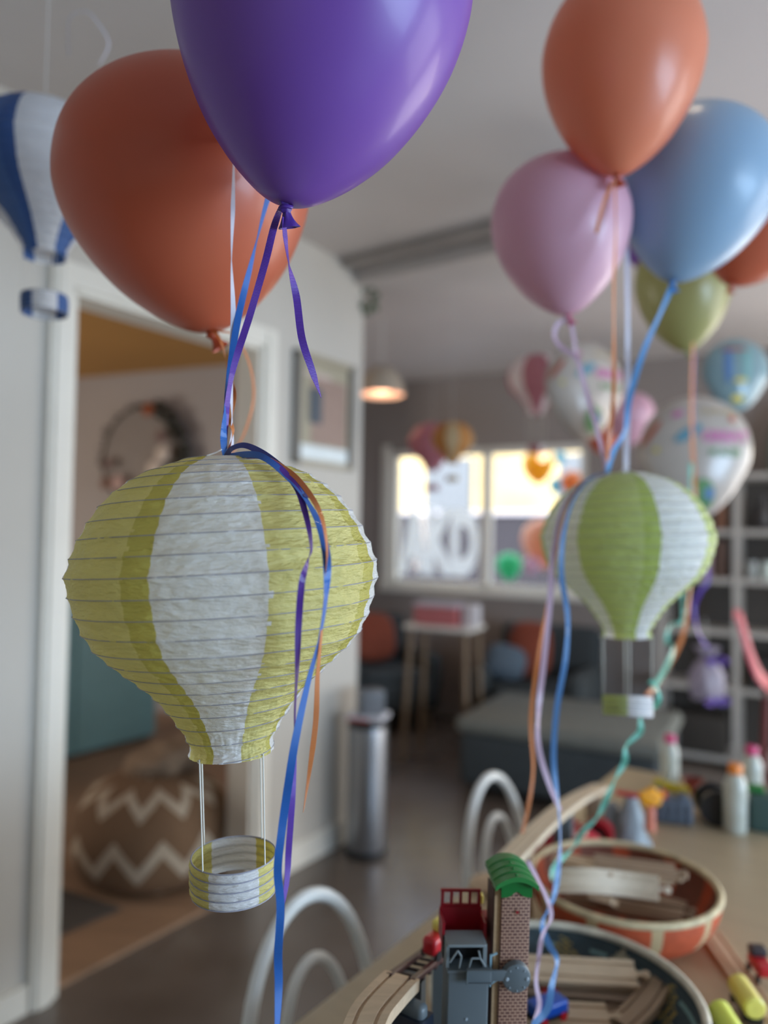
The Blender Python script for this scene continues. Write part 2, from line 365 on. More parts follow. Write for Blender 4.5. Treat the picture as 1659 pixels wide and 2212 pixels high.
# ------------------------------------------------------------------ paper lanterns
PROF = [(.040, 0), (.053, .0044), (.084, .0164), (.113, .0386), (.135, .0697), (.1465, .0986), (.1495, .114), (.141, .1496), (.128, .176), (.100, .203), (.076, .225), (.0586, .247), (.0444, .2695), (.0413, .279), (.0425, .287)]
def paper(name, c, tr=0.45):
    return mat(name, c, 0.42, var=0.05, nscale=20, bump=1.0, bscale=75, trans=tr, stretch=(1, 1, 3.5), spec=0.4)
def make_lantern(label, loc, yaw, tilt, scale, cA, cAd, cB, hangto=None, halfA=26.0, group=None, quick=False, drop=0.089, bask_tilt=(0, 0), sang=45.0, boff=0.0, bw=90):
    rot = (Matrix.Rotation(tilt[0], 3, 'X') @ Matrix.Rotation(tilt[1], 3, 'Y') @ Rz(yaw)).to_euler()
    t = thing('paper_lantern', label, 'paper lantern', loc, rot=rot, group=group)
    t.scale = (scale,)*3
    dense = smooth_path(PROF, 12 if quick else 24)
    seg = 96 if quick else 240
    # arc length
    al = [0]
    for a, b in zip(dense, dense[1:]): al.append(al[-1]+math.hypot(a[0]-b[0], a[1]-b[1]))
    sp = al[-1]/21.0
    def fn(i, a):
        ph = (al[i]/sp + a/(2*PI)) % 1.0
        d = -0.0021*math.sin(PI*ph)**0.75
        return d + 0.0011*noise.noise(Vector((a*5, al[i]*95, 3.1))) + 0.0008*noise.noise(Vector((a*24, al[i]*60, 9.7))) + (0 if quick else 0.0011*(.45+.55*math.sin(a-yaw*0+1.2))*noise.noise(Vector((a*7, al[i]*420, 1.7))))
    def mfn(i, j):
        ang = (j+0.5)/seg*360 % 90
        w = 0.8*noise.noise(Vector((al[i]*120, j//(seg/4)*7.0, 0)))
        if ang < 90-2*halfA+w: return 2
        if ang > 90-10+w: return 1
        return 0
    mb = MB(); mb.lathe([(r, -z) for r, z in dense], seg, mfn=mfn, fn=fn)
    mb.build('paper_shade', [cA, cAd, cB], t, True, angle=80)
    if not quick:
        mb = MB(); pts = []
        n = 21*48
        for k in range(n):
            fr = k/48.0; a = -2*PI*(fr % 1.0)
            s_ = fr*sp
            while True:
                break
            idx = 0
            while idx < len(al)-2 and al[idx+1] < s_: idx += 1
            q = (s_-al[idx])/(al[idx+1]-al[idx]); r = dense[idx][0]*(1-q)+dense[idx+1][0]*q; z = dense[idx][1]*(1-q)+dense[idx+1][1]*q
            pts.append(Vector(((r+.0002)*math.cos(a), (r+.0002)*math.sin(a), -z)))
        mb.tube(pts, 0.00042, 5); mb.build('wire_rib', mat('rib_wire', '#9a98a2', 0.5), t)
    # top wire support and hanging thread
    mb = MB()
    mb.tube([(-.04, 0, .0), (-.02, 0, .005), (0, 0, .012), (.02, 0, .005), (.04, 0, 0)], .0008, 6)
    mb.tube([(0.004*math.cos(a), 0, .016+.005*math.sin(a)) for a in [2*PI*k/12 for k in range(12)]], .0007, 6, closed=True)
    mb.build('top_wire', M_white_metal, t)
    if hangto is not None:
        inv = (Matrix.Translation(loc) @ rot.to_matrix().to_4x4() @ Matrix.Diagonal((scale, scale, scale, 1))).inverted()
        e = inv @ Vector(hangto)
        mb = MB(); mb.tube([(0, 0, .02), e], .0006/scale*hw(scale), 6); mb.build('hanging_thread', mat('nylon_thread', '#e8e8e6', 0.4), t)
    # basket
    zb = -0.287-drop
    bt = Rz(-yaw) @ Matrix.Rotation(bask_tilt[0], 3, 'X') @ Matrix.Rotation(bask_tilt[1], 3, 'Y') @ Rz(yaw)
    hb = .034; prof = []
    for k in range(33):
        q = k/32; ph = (q*4) % 1.0
        prof.append((.0405+.0015*math.sin(PI*ph)+.001*math.sin(PI*q), -hb*q))
    segb = 64 if quick else 120
    def mfb(i, j):
        ang = ((j+.5)/segb*360+boff) % 180
        return 2 if ang < bw else 0
    mb = MB(); mb.lathe(prof, segb, c=(0, 0, zb), rot=bt, mfn=mfb, fn=lambda i, a: .0007*noise.noise(Vector((a*9, i*.5, 2))))
    mb.lathe([(r-.0012, z) for r, z in reversed(prof)], segb, c=(0, 0, zb), rot=bt, mfn=mfb)
    bk = mb.build('basket', [cA, cAd, cB], t, angle=80)
    mb = MB()
    for q in ((0, .25, .5, .75, 1) if not quick else (0, 1)):
        mb.tube([Vector((0, 0, zb)) + bt @ Vector(((.0407+.001*math.sin(PI*q))*math.cos(a), (.0407+.001*math.sin(PI*q))*math.sin(a), -hb*q)) for a in [2*PI*k/48 for k in range(48)]], .0008, 6, closed=True)
    mb.build('basket_ring', mat('rib_wire', '#8f8d98', 0.5), bk)
    for k in range(4):
        a = math.radians(sang)+PI/2*k; tp = Vector((.0415*math.cos(a), .0415*math.sin(a), -.284)); bt_ = Vector((0, 0, zb)) + bt @ Vector((.0405*math.cos(a), .0405*math.sin(a), 0))
        mb = MB()
        off = Vector((.0028, .001, 0))
        mb.tube([tp, (tp+bt_)/2, bt_], .0006, 6); mb.tube([tp+off, (tp+bt_)/2+off*.6, bt_+Vector((.0004, 0, 0))], .0006, 6)
        mb.tube([tp+off, tp+off+Vector((-.004, -.004, -.002)), tp+Vector((-.006, -.003, -.007))], .0006, 5)
        mb.build('suspension_string', mat('cotton_string', '#d8d6cc', 0.9), t)
    return t
def hw(s): return 1.0
Y_A, Y_Ad, Wp = paper('yellow_tissue_paper', '#e8de92'), paper('yellow_tissue_overlap', '#d2c86c'), paper('white_tissue_paper', '#f6f5f4')
G_A, G_Ad = paper('lime_tissue_paper', '#ccd88c'), paper('lime_tissue_overlap', '#bccc70')
B_A, B_Ad = paper('blue_tissue_paper', '#4a6ca4', 0.25), paper('blue_tissue_overlap', '#3c5d96', 0.25)
K_A, K_Ad = paper('pink_tissue_paper', '#c68a96'), paper('pink_tissue_overlap', '#b87884')
O_A, O_Ad = paper('orange_tissue_paper', '#d49a58'), paper('orange_tissue_overlap', '#c08444')
def yawfor(loc, deg):
    # yaw so that the white stripe's centre sits deg to the right of the line of sight
    loc = Vector(loc); d = (CAM-loc); base = math.atan2(d.y, d.x)
    return base + math.radians(deg)
HA = 26.0      # half width of coloured panel; white = 90-52 = 38 deg, panels start at angle 0 with white
l1 = P(486, 993, .71)
make_lantern('large yellow and white striped paper lantern hanging in the foreground, wound with curling ribbons', l1, yawfor(l1, -6-19), (math.radians(0), math.radians(-2.6)), .965, Y_A, Y_Ad, Wp, None, bask_tilt=(math.radians(2), math.radians(1)), drop=.1, sang=70, boff=8, bw=66)
l2 = P(1350, 1024, 1.315)
make_lantern('lime green and white striped paper lantern over the toy table, tilted basket', l2, yawfor(l2, -4.5+19+7), (0, math.radians(-1)), 1.0, G_A, G_Ad, Wp, None, drop=.104, bask_tilt=(math.radians(-12), math.radians(3)), sang=-16, boff=21.5)
l3 = P(98, 236, 1.38)
make_lantern('blue and white striped paper lantern at the left edge, behind the orange balloon', l3, yawfor(l3, -20), (0, math.radians(-1.5)), 0.97, B_A, B_Ad, Wp, Vector((l3.x, l3.y, H)), quick=True, drop=.075, halfA=22, boff=13, bw=66)
l4 = P(935, 915, 4.3)
make_lantern('pink paper lantern far off in front of the window, partly behind an orange one', l4, yawfor(l4, 30), (0, 0), 0.95, K_A, K_Ad, K_A, Vector((l4.x, l4.y, H)), quick=True)
l5 = P(978, 912, 3.7)
make_lantern('orange and cream striped paper lantern far off in front of the window', l5, yawfor(l5, -20), (0, 0), 0.72, O_A, O_Ad, paper('cream_tissue_paper', '#d9c8a0'), Vector((l5.x, l5.y, H)), quick=True)
l6 = P(1160, 768, 4.1)
make_lantern('pink and white striped paper lantern far off, beside the foil balloon above the window', l6, yawfor(l6, 25), (0, 0), 1.12, K_A, K_Ad, Wp, Vector((l6.x, l6.y, H)), quick=True, drop=.16)

# ------------------------------------------------------------------ latex balloons
BP = [(0.0, 0), (.13, .015), (.28, .10), (.47, .26), (.66, .48), (.83, .77), (.95, 1.08), (1.0, 1.38), (.985, 1.62), (.90, 1.90), (.76, 2.12), (.56, 2.29), (.32, 2.40), (.12, 2.44), (0.002, 2.45)]
def latex(name, c, tr=0.28, rough=0.36):
    return mat(name, c, rough, var=0.03, nscale=4, trans=tr, coat=0.18, spec=0.45)
def make_balloon(label, knot, R, m, mk, tilt=(0, 0), group='latex balloons', stretch=1.0, knotyaw=0.0):
    t = thing('balloon', label, 'balloon', knot, rot=(Matrix.Rotation(tilt[0], 3, 'X') @ Matrix.Rotation(tilt[1], 3, 'Y')).to_euler(), group=group)
    pr = smooth_path(BP, 8)
    mb = MB(); mb.lathe([(max(r, .0005)*R if k else .035*R, z*R*stretch) for k, (r, z) in enumerate(pr)], 96)
    mb.build('balloon_skin', m, t, angle=180)
    q = R/.13
    mb = MB(); K = Rz(knotyaw) @ Ry(math.radians(-22))
    pts = [(.0085, .006), (.0055, .002), (.0042, -.001), (.0055, -.0035), (.0048, -.006), (.0035, -.0075), (.0045, -.011), (.0072, -.016), (.0098, -.0195), (.0102, -.0205), (.0090, -.0205), (.006, -.016), (.003, -.012)]
    mb.lathe([(r*q, z*q) for r, z in pts], 24, rot=K, fn=lambda i, a: .0006*q*math.sin(a*5+i), sy=.72)
    mb.tube([K @ Vector((.0052*q*math.cos(a), .0045*q*math.sin(a), -.003*q+.0006*q*math.sin(2*a))) for a in [2*PI*k/20 for k in range(20)]], .0018*q, 8, closed=True)
    mb.build('knot', mk, t)
    return t
L_purple = latex('purple_latex', '#8a5cba'); L_orange = latex('orange_latex', '#d27050'); L_orange2 = latex('light_orange_latex', '#e88f6c')
L_pink = latex('pink_latex', '#e2b6c8'); L_blue = latex('sky_blue_latex', '#9cbcd6'); L_olive = latex('pale_yellow_latex', '#adab70'); L_yellow = latex('yellow_latex', '#ffc61e', .4)
L_cyan = latex('turquoise_latex', '#74d8e8', .4); L_green = latex('green_latex', '#3ecf90', .4); L_peach = latex('peach_latex', '#eeb490', .4); L_org3 = latex('apricot_latex', '#f09a50', .4)
KN = mat('dark_purple_knot', '#4b2a86', .4); KO = mat('dark_orange_knot', '#b04a2a', .4)
def tiltfor(a): return (0.0, math.radians(a))
make_balloon('big purple balloon cut by the top edge of the picture', P(616, 440, .66), .130, L_purple, KN, (math.radians(6), math.radians(10.0)), stretch=1.0, knotyaw=.5)
make_balloon('dark orange balloon at left, behind the purple one', P(455, 716, .95), .156, L_orange, KO, (math.radians(8), math.radians(-9)), stretch=.84)
make_balloon('orange balloon at top right above the pink and blue ones', P(1332, 377, 1.27), .134, L_orange2, KO, (math.radians(4), math.radians(1.2)), stretch=1.0)
make_balloon('pink balloon hanging left of the blue one', P(1226, 680, 1.42), .131, L_pink, mat('pink_knot', '#c0607e', .4), (math.radians(4), math.radians(-6)), stretch=.93)
make_balloon('sky blue balloon at the right edge under the orange one', P(1452, 606, 1.45), .148, L_blue, mat('blue_knot', '#4a7fb8', .4), (math.radians(4), math.radians(13)), stretch=.92)
make_balloon('orange balloon cut by the right edge, behind the sky blue one', P(1578, 612, 1.85), .150, L_orange, KO, (0, math.radians(24)))
make_balloon('pale olive yellow balloon behind and below the sky blue one', P(1484, 758, 2.25), .140, L_olive, mat('olive_knot', '#7c8440', .4), (0, math.radians(-4)), stretch=1.05)
make_balloon('purple balloon mostly hidden behind the sky blue one', P(1405, 590, 2.6), .145, L_purple, KN, (0, math.radians(6)))
for lab, px, py, D, R, m in (
    ('bright yellow balloon seen outside through the far window', 1163, 1045, 6.7, .142, L_yellow),
    ('small turquoise balloon at top right of the far window', 1210, 1003, 6.5, .052, L_cyan),
    ('small turquoise balloon below the other, near the right of the far window', 1202, 1068, 6.6, .07, L_cyan),
    ('apricot balloon at the right end of the far window', 1238, 1072, 6.3, .10, L_org3),
    ('big peach balloon low at the right of the far window', 1175, 1228, 6.5, .20, L_peach),
    ('green balloon low in the middle of the far window', 1100, 1255, 6.9, .12, L_green),
    ('small pink balloon under the peach one outside the far window', 1150, 1240, 6.4, .07, L_pink),
    ('pink balloon far off, behind the white foil balloon', 1360, 960, 3.9, .125, L_pink),
    ('brick red balloon far off, behind the ribbons above the lime lantern', 1308, 985, 4.4, .11, L_orange)):
    make_balloon(lab, P(px, py, D), R, m, m, (0, math.radians(random.uniform(-6, 6))), group='balloons near the far window', stretch=.9)

# ------------------------------------------------------------------ foil balloons shaped like hot-air balloons
def foil_r(a):
    # outline radius as function of angle (0 = right, pi/2 = up)
    s_ = math.sin(a)
    if s_ >= -0.1: return 1.0
    return 1.0+0.42*max(0, -s_-0.1)**2.2*(1 if True else 0)
def make_foil(label, c, Rw, yaw, m, prints, group=None):
    t = thing('foil_balloon', label, 'foil balloon', c, yaw, group=group)
    th = Rw*.42
    def xz(rho, a):
        rr = foil_r(a)*rho*Rw
        x = rr*math.cos(a)*(1.0 if math.sin(a) > -.3 else 1-.35*max(0, -math.sin(a)-.3)); return x, rr*math.sin(a)
    rr = []; n = 72
    for side in (-1, 1):
        rg = []
        for k in range(13):
            rho = math.sin(PI/2*k/12) if side < 0 else math.sin(PI/2*(1-k/12))
            rho = max(rho, .004)
            y = side*th*math.sqrt(max(0, 1-rho**2))**1.1
            wr = .004*side*0
            rg.append([Vector((xz(rho, 2*PI*j/n)[0], y, xz(rho, 2*PI*j/n)[1])) for j in range(n)])
        rr += rg if side < 0 else rg[1:]
    mb = MB(); mb.rings(rr, True); mb.build('foil_skin', m, t, angle=180)
    def surf(x, z):
        a = math.atan2(z, x); lim = foil_r(a)*Rw
        rho = min(.995, math.hypot(x, z)/lim); return -th*math.sqrt(1-rho*rho)**1.1-.004
    for nm, mtl, vs, fs in prints(Rw):
        mb = MB(); mb.add([(x, surf(x, z), z) for x, z in vs], fs); mb.build(nm, mtl, t, False)
    mb = MB(); mb.tube([(0, 0, -Rw*1.33), (0, .01, -Rw*1.5)], .006, 8); mb.build('tail', m, t)
    return t
def blob(cx, cz, rx, rz, ang=0, n=16):
    vs = [(cx, cz)]; ca, sa = math.cos(ang), math.sin(ang)
    for rr in (.5, 1):
        for k in range(n):
            a = 2*PI*k/n; x, z = rx*rr*math.cos(a), rz*rr*math.sin(a); vs.append((cx+x*ca-z*sa, cz+x*sa+z*ca))
    fs = [(0, 1+k, 1+(k+1) % n) for k in range(n)] + [(1+k, 1+n+k, 1+n+(k+1) % n, 1+(k+1) % n) for k in range(n)]
    return vs, fs
def txt2(t_, size, cx, cz, b=0):
    vs, fs = text_mesh(t_, size, 0, b); return [(v.x+cx, v.y+cz) for v in vs], fs
M_pinkp = mat('pink_print', '#c878a8', .5); M_greenp = mat('green_print', '#5f8f5c', .5); M_tanp = mat('tan_print', '#c0ac78', .5)
M_bluep = mat('blue_print', '#5f96aa', .5); M_redp = mat('rust_print', '#b4604a', .5); M_yelp = mat('yellow_print', '#d0c45a', .5); M_bl2 = mat('royal_print', '#5c84b8', .5)
def prints_places(R):
    return [('lettering', M_pinkp, *txt2('GREAT', R*.27, R*.47, R*.18, R*.012)), ('lettering', M_greenp, *txt2('PLACES', R*.17, R*.46, -R*.12, R*.006)),
            ('lettering', M_tanp, *txt2("You're off to", R*.13, R*.40, R*.66, R*.003)),
            ('printed_stripe', M_redp, *blob(-R*.80, R*.28, R*.05, R*.30, -.6)), ('printed_swoosh', M_bluep, *blob(-R*.18, R*.25, R*.28, R*.10, .55)),
            ('printed_dot', M_yelp, *blob(-R*.72, -R*.05, R*.05, R*.05)), ('printed_balloon', M_greenp, *blob(R*.08, -R*.88, R*.22, R*.30)),
            ('printed_balloon', M_bl2, *blob(R*.20, -R*.86, R*.08, R*.12)), ('printed_dot', M_redp, *blob(R*.60, R*.52, R*.06, R*.07)), ('printed_dot', M_pinkp, *blob(-R*.35, R*.62, R*.12, R*.05, .4))]
def prints_blue(R):
    return [('printed_stripe', M_bl2, *blob(-R*.3, R*.1, R*.12, R*.6)), ('printed_stripe', mat('teal_print', '#7fb0b0', .5), *blob(R*.25, R*.1, R*.12, R*.6)),
            ('printed_basket', M_yelp, *blob(0, -R*.95, R*.2, R*.12)), ('printed_dot', M_yelp, *blob(R*.05, -R*.4, R*.2, R*.08)), ('printed_dot', M_redp, *blob(-R*.1, R*.6, R*.4, R*.05))]
M_foil = mat('white_foil', '#b5ada4', .32, metal=.0, var=.04, coat=.4); M_foilb = mat('blue_foil', '#7d9ca4', .3, coat=.5)
make_foil('white foil balloon with pink GREAT lettering, right of centre above the bookcase', P(1500, 970, 3.0), .215, math.radians(-12), M_foil, prints_places)
make_foil('dimmer white foil balloon with the same lettering, further off above the window', P(1262, 830, 3.5), .20, math.radians(14), M_foil, prints_places)
make_foil('small light blue foil balloon with yellow foot, above the white foil balloon', P(1588, 800, 3.5), .150, math.radians(-10), M_foilb, prints_blue)

# ------------------------------------------------------------------ ribbons
def rib_mat(name, c, cl=None):
    if name in MATS: return MATS[name]
    m = bpy.data.materials.new(name); m.use_nodes = True; MATS[name] = m
    N = m.node_tree.nodes; L = m.node_tree.links; b = N['Principled BSDF']; c = lin(c)
    uv = N.new('ShaderNodeTexCoord'); wv = N.new('ShaderNodeTexWave'); wv.wave_type = 'BANDS'; wv.bands_direction = 'Y'; wv.inputs['Scale'].default_value = 150
    wv.inputs['Distortion'].default_value = 0.3
    L.new(uv.outputs['UV'], wv.inputs['Vector'])
    rp = N.new('ShaderNodeValToRGB'); rp.color_ramp.elements[0].color = (*[v*.8 for v in c], 1); rp.color_ramp.elements[1].color = (*[min(1, v*1.15+.01) for v in c], 1)
    L.new(wv.outputs[0], rp.inputs[0]); L.new(rp.outputs[0], b.inputs['Base Color'])
    bp = N.new('ShaderNodeBump'); bp.inputs['Strength'].default_value = .5; bp.inputs['Distance'].default_value = .0006; L.new(wv.outputs[0], bp.inputs['Height']); L.new(bp.outputs[0], b.inputs['Normal'])
    b.inputs['Roughness'].default_value = .3; b.inputs['Coat Weight'].default_value = .3
    tr = N.new('ShaderNodeBsdfTranslucent'); L.new(rp.outputs[0], tr.inputs[0]); mx = N.new('ShaderNodeMixShader'); mx.inputs[0].default_value = .25
    L.new(b.outputs[0], mx.inputs[1]); L.new(tr.outputs[0], mx.inputs[2]); L.new(mx.outputs[0], N['Material Output'].inputs['Surface'])
    return m
RB2 = rib_mat('dusty_blue_curling_ribbon', '#5c8fc4'); RB = rib_mat('blue_curling_ribbon', '#2f73c8'); RP_ = rib_mat('purple_curling_ribbon', '#6b3fb4'); RO = rib_mat('orange_curling_ribbon', '#e08a4a'); RW = rib_mat('white_curling_ribbon', '#e6e4ee')
RPK = rib_mat('pale_pink_curling_ribbon', '#dcc0d2'); RT = rib_mat('mint_curling_ribbon', '#7fd2bc'); RLB = rib_mat('light_blue_curling_ribbon', '#5fa4dc')
def ribbon(label, pts, width, m, twist=(0, 1.0), taper=False, cat='ribbon', group=None, n=10, parent=None):
    """pts: (px, py, depth) ; twist angles in radians from start to end, list allowed"""
    W3 = [P(*p) if not isinstance(p, Vector) else p for p in pts]
    path = [Vector(p) for p in smooth_path([tuple(p) for p in W3], n)]
    N_ = len(path); mb_v = []; tw = list(twist); cum = 0; uvs = []
    for i, p in enumerate(path):
        t = (path[min(i+1, N_-1)]-path[max(i-1, 0)]).normalized()
        view = (p-CAM).normalized(); w = t.cross(view)
        if w.length < 1e-3: w = CR.copy()
        w.normalize(); nrm = w.cross(t).normalized()
        q = i/(N_-1)*(len(tw)-1); k = min(int(q), len(tw)-2); a = tw[k]+(tw[k+1]-tw[k])*(q-k)
        wd = width*.5
        if taper: wd *= min(1.0, (1-i/(N_-1))*7+.04)
        d = w*math.cos(a)+nrm*math.sin(a)
        th = (nrm*math.cos(a)-w*math.sin(a))*.00012
        mb_v.append([p-d*wd-th, p-th*1.0, p+d*wd-th, p+d*wd+th, p+th*1.0, p-d*wd+th])
        if i: cum += (p-path[i-1]).length
        uvs.append(cum)
    o0 = path[0]
    mb = MB(); mb.rings(mb_v, True, True)
    o = mb.build('ribbon', m, parent, True, origin=o0, angle=60)
    me = o.data; ul = me.uv_layers.new(name='UVMap')
    for lp in me.loops:
        ul.data[lp.index].uv = (lp.vertex_index % 6/6.0, uvs[min(lp.vertex_index//6, N_-1)]*1.6)
    return tag(o, label, cat, group)
wn_ = .0052
topz = Vector((P(505, 100, .90).x, P(505, 100, .90).y, H-.0))
ribbon('white ribbon running straight up from the yellow lantern behind the purple balloon', [topz, (505, 100, .86), (505, 335, .765), (503, 450, .735), (500, 560, .725), (504, 690, .72), (498, 800, .715), (501, 900, .712), (500, 960, .71), (490, 992, .71)], wn_, RW, (0, .3, 1.3, .6, 1.45, .2, .4, 1.4, .6, 1.2))
ribbon('blue ribbon slanting from behind the purple balloon down to the yellow lantern', [(600, 380, .79), (578, 430, .76), (545, 560, .74), (512, 700, .72), (490, 860, .705), (483, 940, .70), (487, 988, .71)], .0066, RB, (.9, .5, 1.4, .2, .0, 1.2, .3, .9))
ribbon('purple ribbon from the purple balloon knot down to the yellow lantern', [(610, 440, .662), (592, 490, .67), (572, 570, .68), (540, 680, .69), (503, 800, .70), (488, 900, .705), (485, 988, .71)], .0066, RP_, (1.2, .4, 0, .3, 0, .9, .5, 1.2))
ribbon('short purple ribbon tail hanging free right of the purple knot', [(614, 470, .66), (616, 510, .66), (624, 570, .66), (640, 640, .66), (652, 730, .65), (674, 800, .65), (694, 860, .65)], .0066, RP_, (1.1, .9, 1.45, .2, 0, .5, 1.1), taper=True)
ribbon('orange ribbon from the orange balloon knot twisting down to the yellow lantern', [(460, 712, .93), (478, 740, .90), (492, 800, .82), (505, 850, .74), (496, 905, .715), (503, 935, .706), (490, 985, .705)], .0055, RO, (.3, 1.0, 1.9, 2.8, 3.3, 4.4, 5.6))
ribbon('loop of orange ribbon right of the orange balloon knot', [(460, 714, .93), (480, 716, .92), (510, 728, .95), (540, 790, 1.02), (548, 860, 1.06), (530, 930, 1.04), (505, 975, .9), (492, 990, .715)], .0045, RO, (.6, 1.2, .9, .7, 1.0, 1.2))
ribbon('bow of purple and blue ribbon arching over the top of the yellow lantern', [(487, 992, .70), (500, 970, .69), (528, 962, .675), (565, 978, .66), (610, 1012, .645), (650, 1050, .625), (664, 1075, .605)], .0066, rib_mat('dark_blue_curling_ribbon', '#3a4590'), (.5, .9, .6, .1, .3, .8))
ribbon('orange ribbon curving over the yellow lantern and ending in a free tip', [(487, 990, .70), (560, 985, .655), (620, 1015, .635), (660, 1055, .605), (692, 1110, .575), (706, 1180, .555), (703, 1260, .552), (694, 1370, .56), (686, 1460, .58), (682, 1560, .60), (668, 1670, .60), (655, 1755, .60)], .0046, RO, (.6, .9, .4, .3, 1.0, 1.35, 1.3, 1.0, .3, .2, .8), taper=True)
ribbon('long blue ribbon down the front of the yellow lantern to the bottom of the picture', [(487, 988, .70), (560, 984, .65), (625, 1035, .625), (665, 1085, .60), (692, 1140, .575), (706, 1210, .553), (704, 1290, .552), (690, 1380, .56), (664, 1480, .575), (638, 1600, .585), (622, 1700, .59), (608, 1800, .59), (600, 1880, .59), (606, 1960, .59), (601, 2060, .59), (602, 2130, .59), (598, 2240, .59)], .0066, RB, (.4, .5, .9, 1.1, .6, .2, 1.1, 1.3, .9, .4, 0, .3, 0, .2, -.1, .3, 1.2))
ribbon('purple ribbon down the front of the yellow lantern beside the blue one', [(487, 990, .70), (575, 990, .65), (635, 1045, .62), (660, 1110, .59), (672, 1180, .565), (664, 1215, .56), (652, 1260, .555), (645, 1350, .56), (642, 1440, .575), (637, 1540, .585), (637, 1620, .59), (632, 1720, .595), (624, 1830, .595), (620, 1900, .595), (611, 1960, .594)], .0052, RP_, (.6, .9, .4, .3, 1.0, 1.5, .6, .1, .5, 1.2, 1.35, .9, .3, .2, .7, 1.3), taper=False)
# right-hand group
wr_ = .0078
ribbon('light blue ribbon from the sky blue balloon down to the lime lantern', [(1452, 618, 1.45), (1425, 680, 1.41), (1390, 760, 1.35), (1360, 860, 1.33), (1350, 930, 1.32), (1325, 975, 1.31), (1311, 1022, 1.30)], .0105, RLB, (.2, .9, .4, .1, 1.0, .5, .8), group='ribbons above the lime lantern')
ribbon('orange ribbon hanging straight down from the right orange balloon to the lime lantern', [(1328, 392, 1.29), (1330, 500, 1.28), (1326, 620, 1.28), (1326, 760, 1.28), (1325, 860, 1.29), (1316, 950, 1.30), (1312, 1022, 1.305)], .0075, RO, (1.0, 1.3, .9, 1.2, .3, .2, .7, 1.1))
ribbon('short orange ribbon tail at the right orange balloon knot', [(1328, 385, 1.29), (1318, 405, 1.27), (1302, 445, 1.26), (1288, 503, 1.26)], .006, RO, (.9, .2, .6, .3))
ribbon('white ribbon running straight up from the lime lantern past the blue balloon', [Vector((P(1352, 420, 1.52).x, P(1352, 420, 1.52).y, H)), (1352, 300, 1.55), (1354, 520, 1.45), (1356, 700, 1.38), (1356, 860, 1.34), (1354, 950, 1.325), (1352, 1020, 1.315)], .010, RW, (1.1, .9, .5, .8, .3, .2, .4))
ribbon('pale pink ribbon curling from the pink balloon down to the lime lantern', [(1228, 690, 1.42), (1205, 700, 1.42), (1198, 728, 1.41), (1215, 752, 1.4), (1246, 775, 1.39), (1262, 830, 1.37), (1282, 900, 1.35), (1300, 970, 1.32), (1310, 1022, 1.31)], .0095, RPK, (.8, .3, .9, .1, .6, .2, .8, .5))
ribbon('short pale ribbon hanging just right of the pink balloon knot', [(1233, 692, 1.42), (1238, 720, 1.42), (1245, 765, 1.42)], .008, RPK, (.3, .8))
ribbon('orange ribbon lying over the left shoulder of the lime lantern', [(1311, 1024, 1.30), (1270, 1036, 1.27), (1232, 1080, 1.23), (1210, 1150, 1.22), (1200, 1210, 1.22), (1178, 1330, 1.22), (1158, 1450, 1.22), (1147, 1560, 1.22), (1152, 1660, 1.22), (1142, 1740, 1.22), (1128, 1800, 1.22)], .0062, RO, (.8, .9, 1.1, 1.2, 1.3, 1.0, .2, .3, .9, .4, .5), taper=False)
ribbon('blue ribbon hanging from the lime lantern down into the near basket', [(1311, 1024, 1.30), (1275, 1034, 1.265), (1240, 1080, 1.225), (1218, 1150, 1.20), (1213, 1240, 1.19), (1226, 1330, 1.18), (1222, 1420, 1.16), (1203, 1530, 1.14), (1196, 1640, 1.1), (1206, 1740, 1.06), (1210, 1830, 1.03), (1198, 1930, 1.0), (1172, 1995, .98), (1186, 2040, .96), (1203, 2075, .94), (1192, 2130, .92), (1182, 2180, .91), (1150, 2215, .9)], .0088, RB2, (1.0, 1.1, 1.2, 1.0, .5, .2, .9, .3, .1, .2, 1.2, 1.3, .5, 1.3, .2, .4, 1.1, .4, .2, .9))
ribbon('pale pink ribbon hanging from the lime lantern and crossing the blue one', [(1311, 1026, 1.30), (1262, 1040, 1.26), (1215, 1100, 1.22), (1195, 1200, 1.2), (1188, 1300, 1.19), (1176, 1420, 1.17), (1164, 1530, 1.15), (1163, 1610, 1.13), (1185, 1690, 1.1), (1210, 1750, 1.07)], .0092, RPK, (1.2, 1.2, 1.0, .4, .2, .3, .2, 1.0, .3, .6, .9))
ribbon('pale pink ribbon tangle beside the brick tower', [(1140, 1860, .98), (1162, 1900, .97), (1185, 1950, .96), (1190, 1985, .96), (1172, 2020, .95), (1165, 2060, .95), (1158, 2120, .95), (1165, 2170, .95), (1152, 2215, .93)], .0062, RPK, (.2, .9, .3, 1.2, .2, .9, .4, .6))
ribbon('mint green curly ribbon spiralling down from the lime lantern basket', [(1403, 1470, 1.29), (1421, 1490, 1.28), (1420, 1520, 1.29), (1385, 1545, 1.3), (1383, 1580, 1.3), (1352, 1612, 1.3), (1350, 1645, 1.3), (1328, 1685, 1.3), (1308, 1730, 1.31), (1290, 1765, 1.32), (1256, 1800, 1.33), (1240, 1830, 1.34), (1200, 1870, 1.3), (1190, 1900, 1.28)], .010, RT, (.2, 1.3, .1, 1.4, .1, 1.3, 0, 1.4, .2, 1.3, .1, 1.4, .2, 1.2))
ribbon('mint green ribbon hanging right of the lime lantern', [(1493, 1000, 2.0), (1492, 1060, 2.0), (1485, 1160, 2.0), (1474, 1270, 2.0), (1476, 1340, 2.0), (1450, 1350, 1.98), (1440, 1385, 1.95), (1455, 1400, 1.9), (1440, 1440, 1.8), (1412, 1485, 1.5)], .012, RT, (.3, 1, .2, .8, .2, 1.3, .3, 1.2, .2, .6))
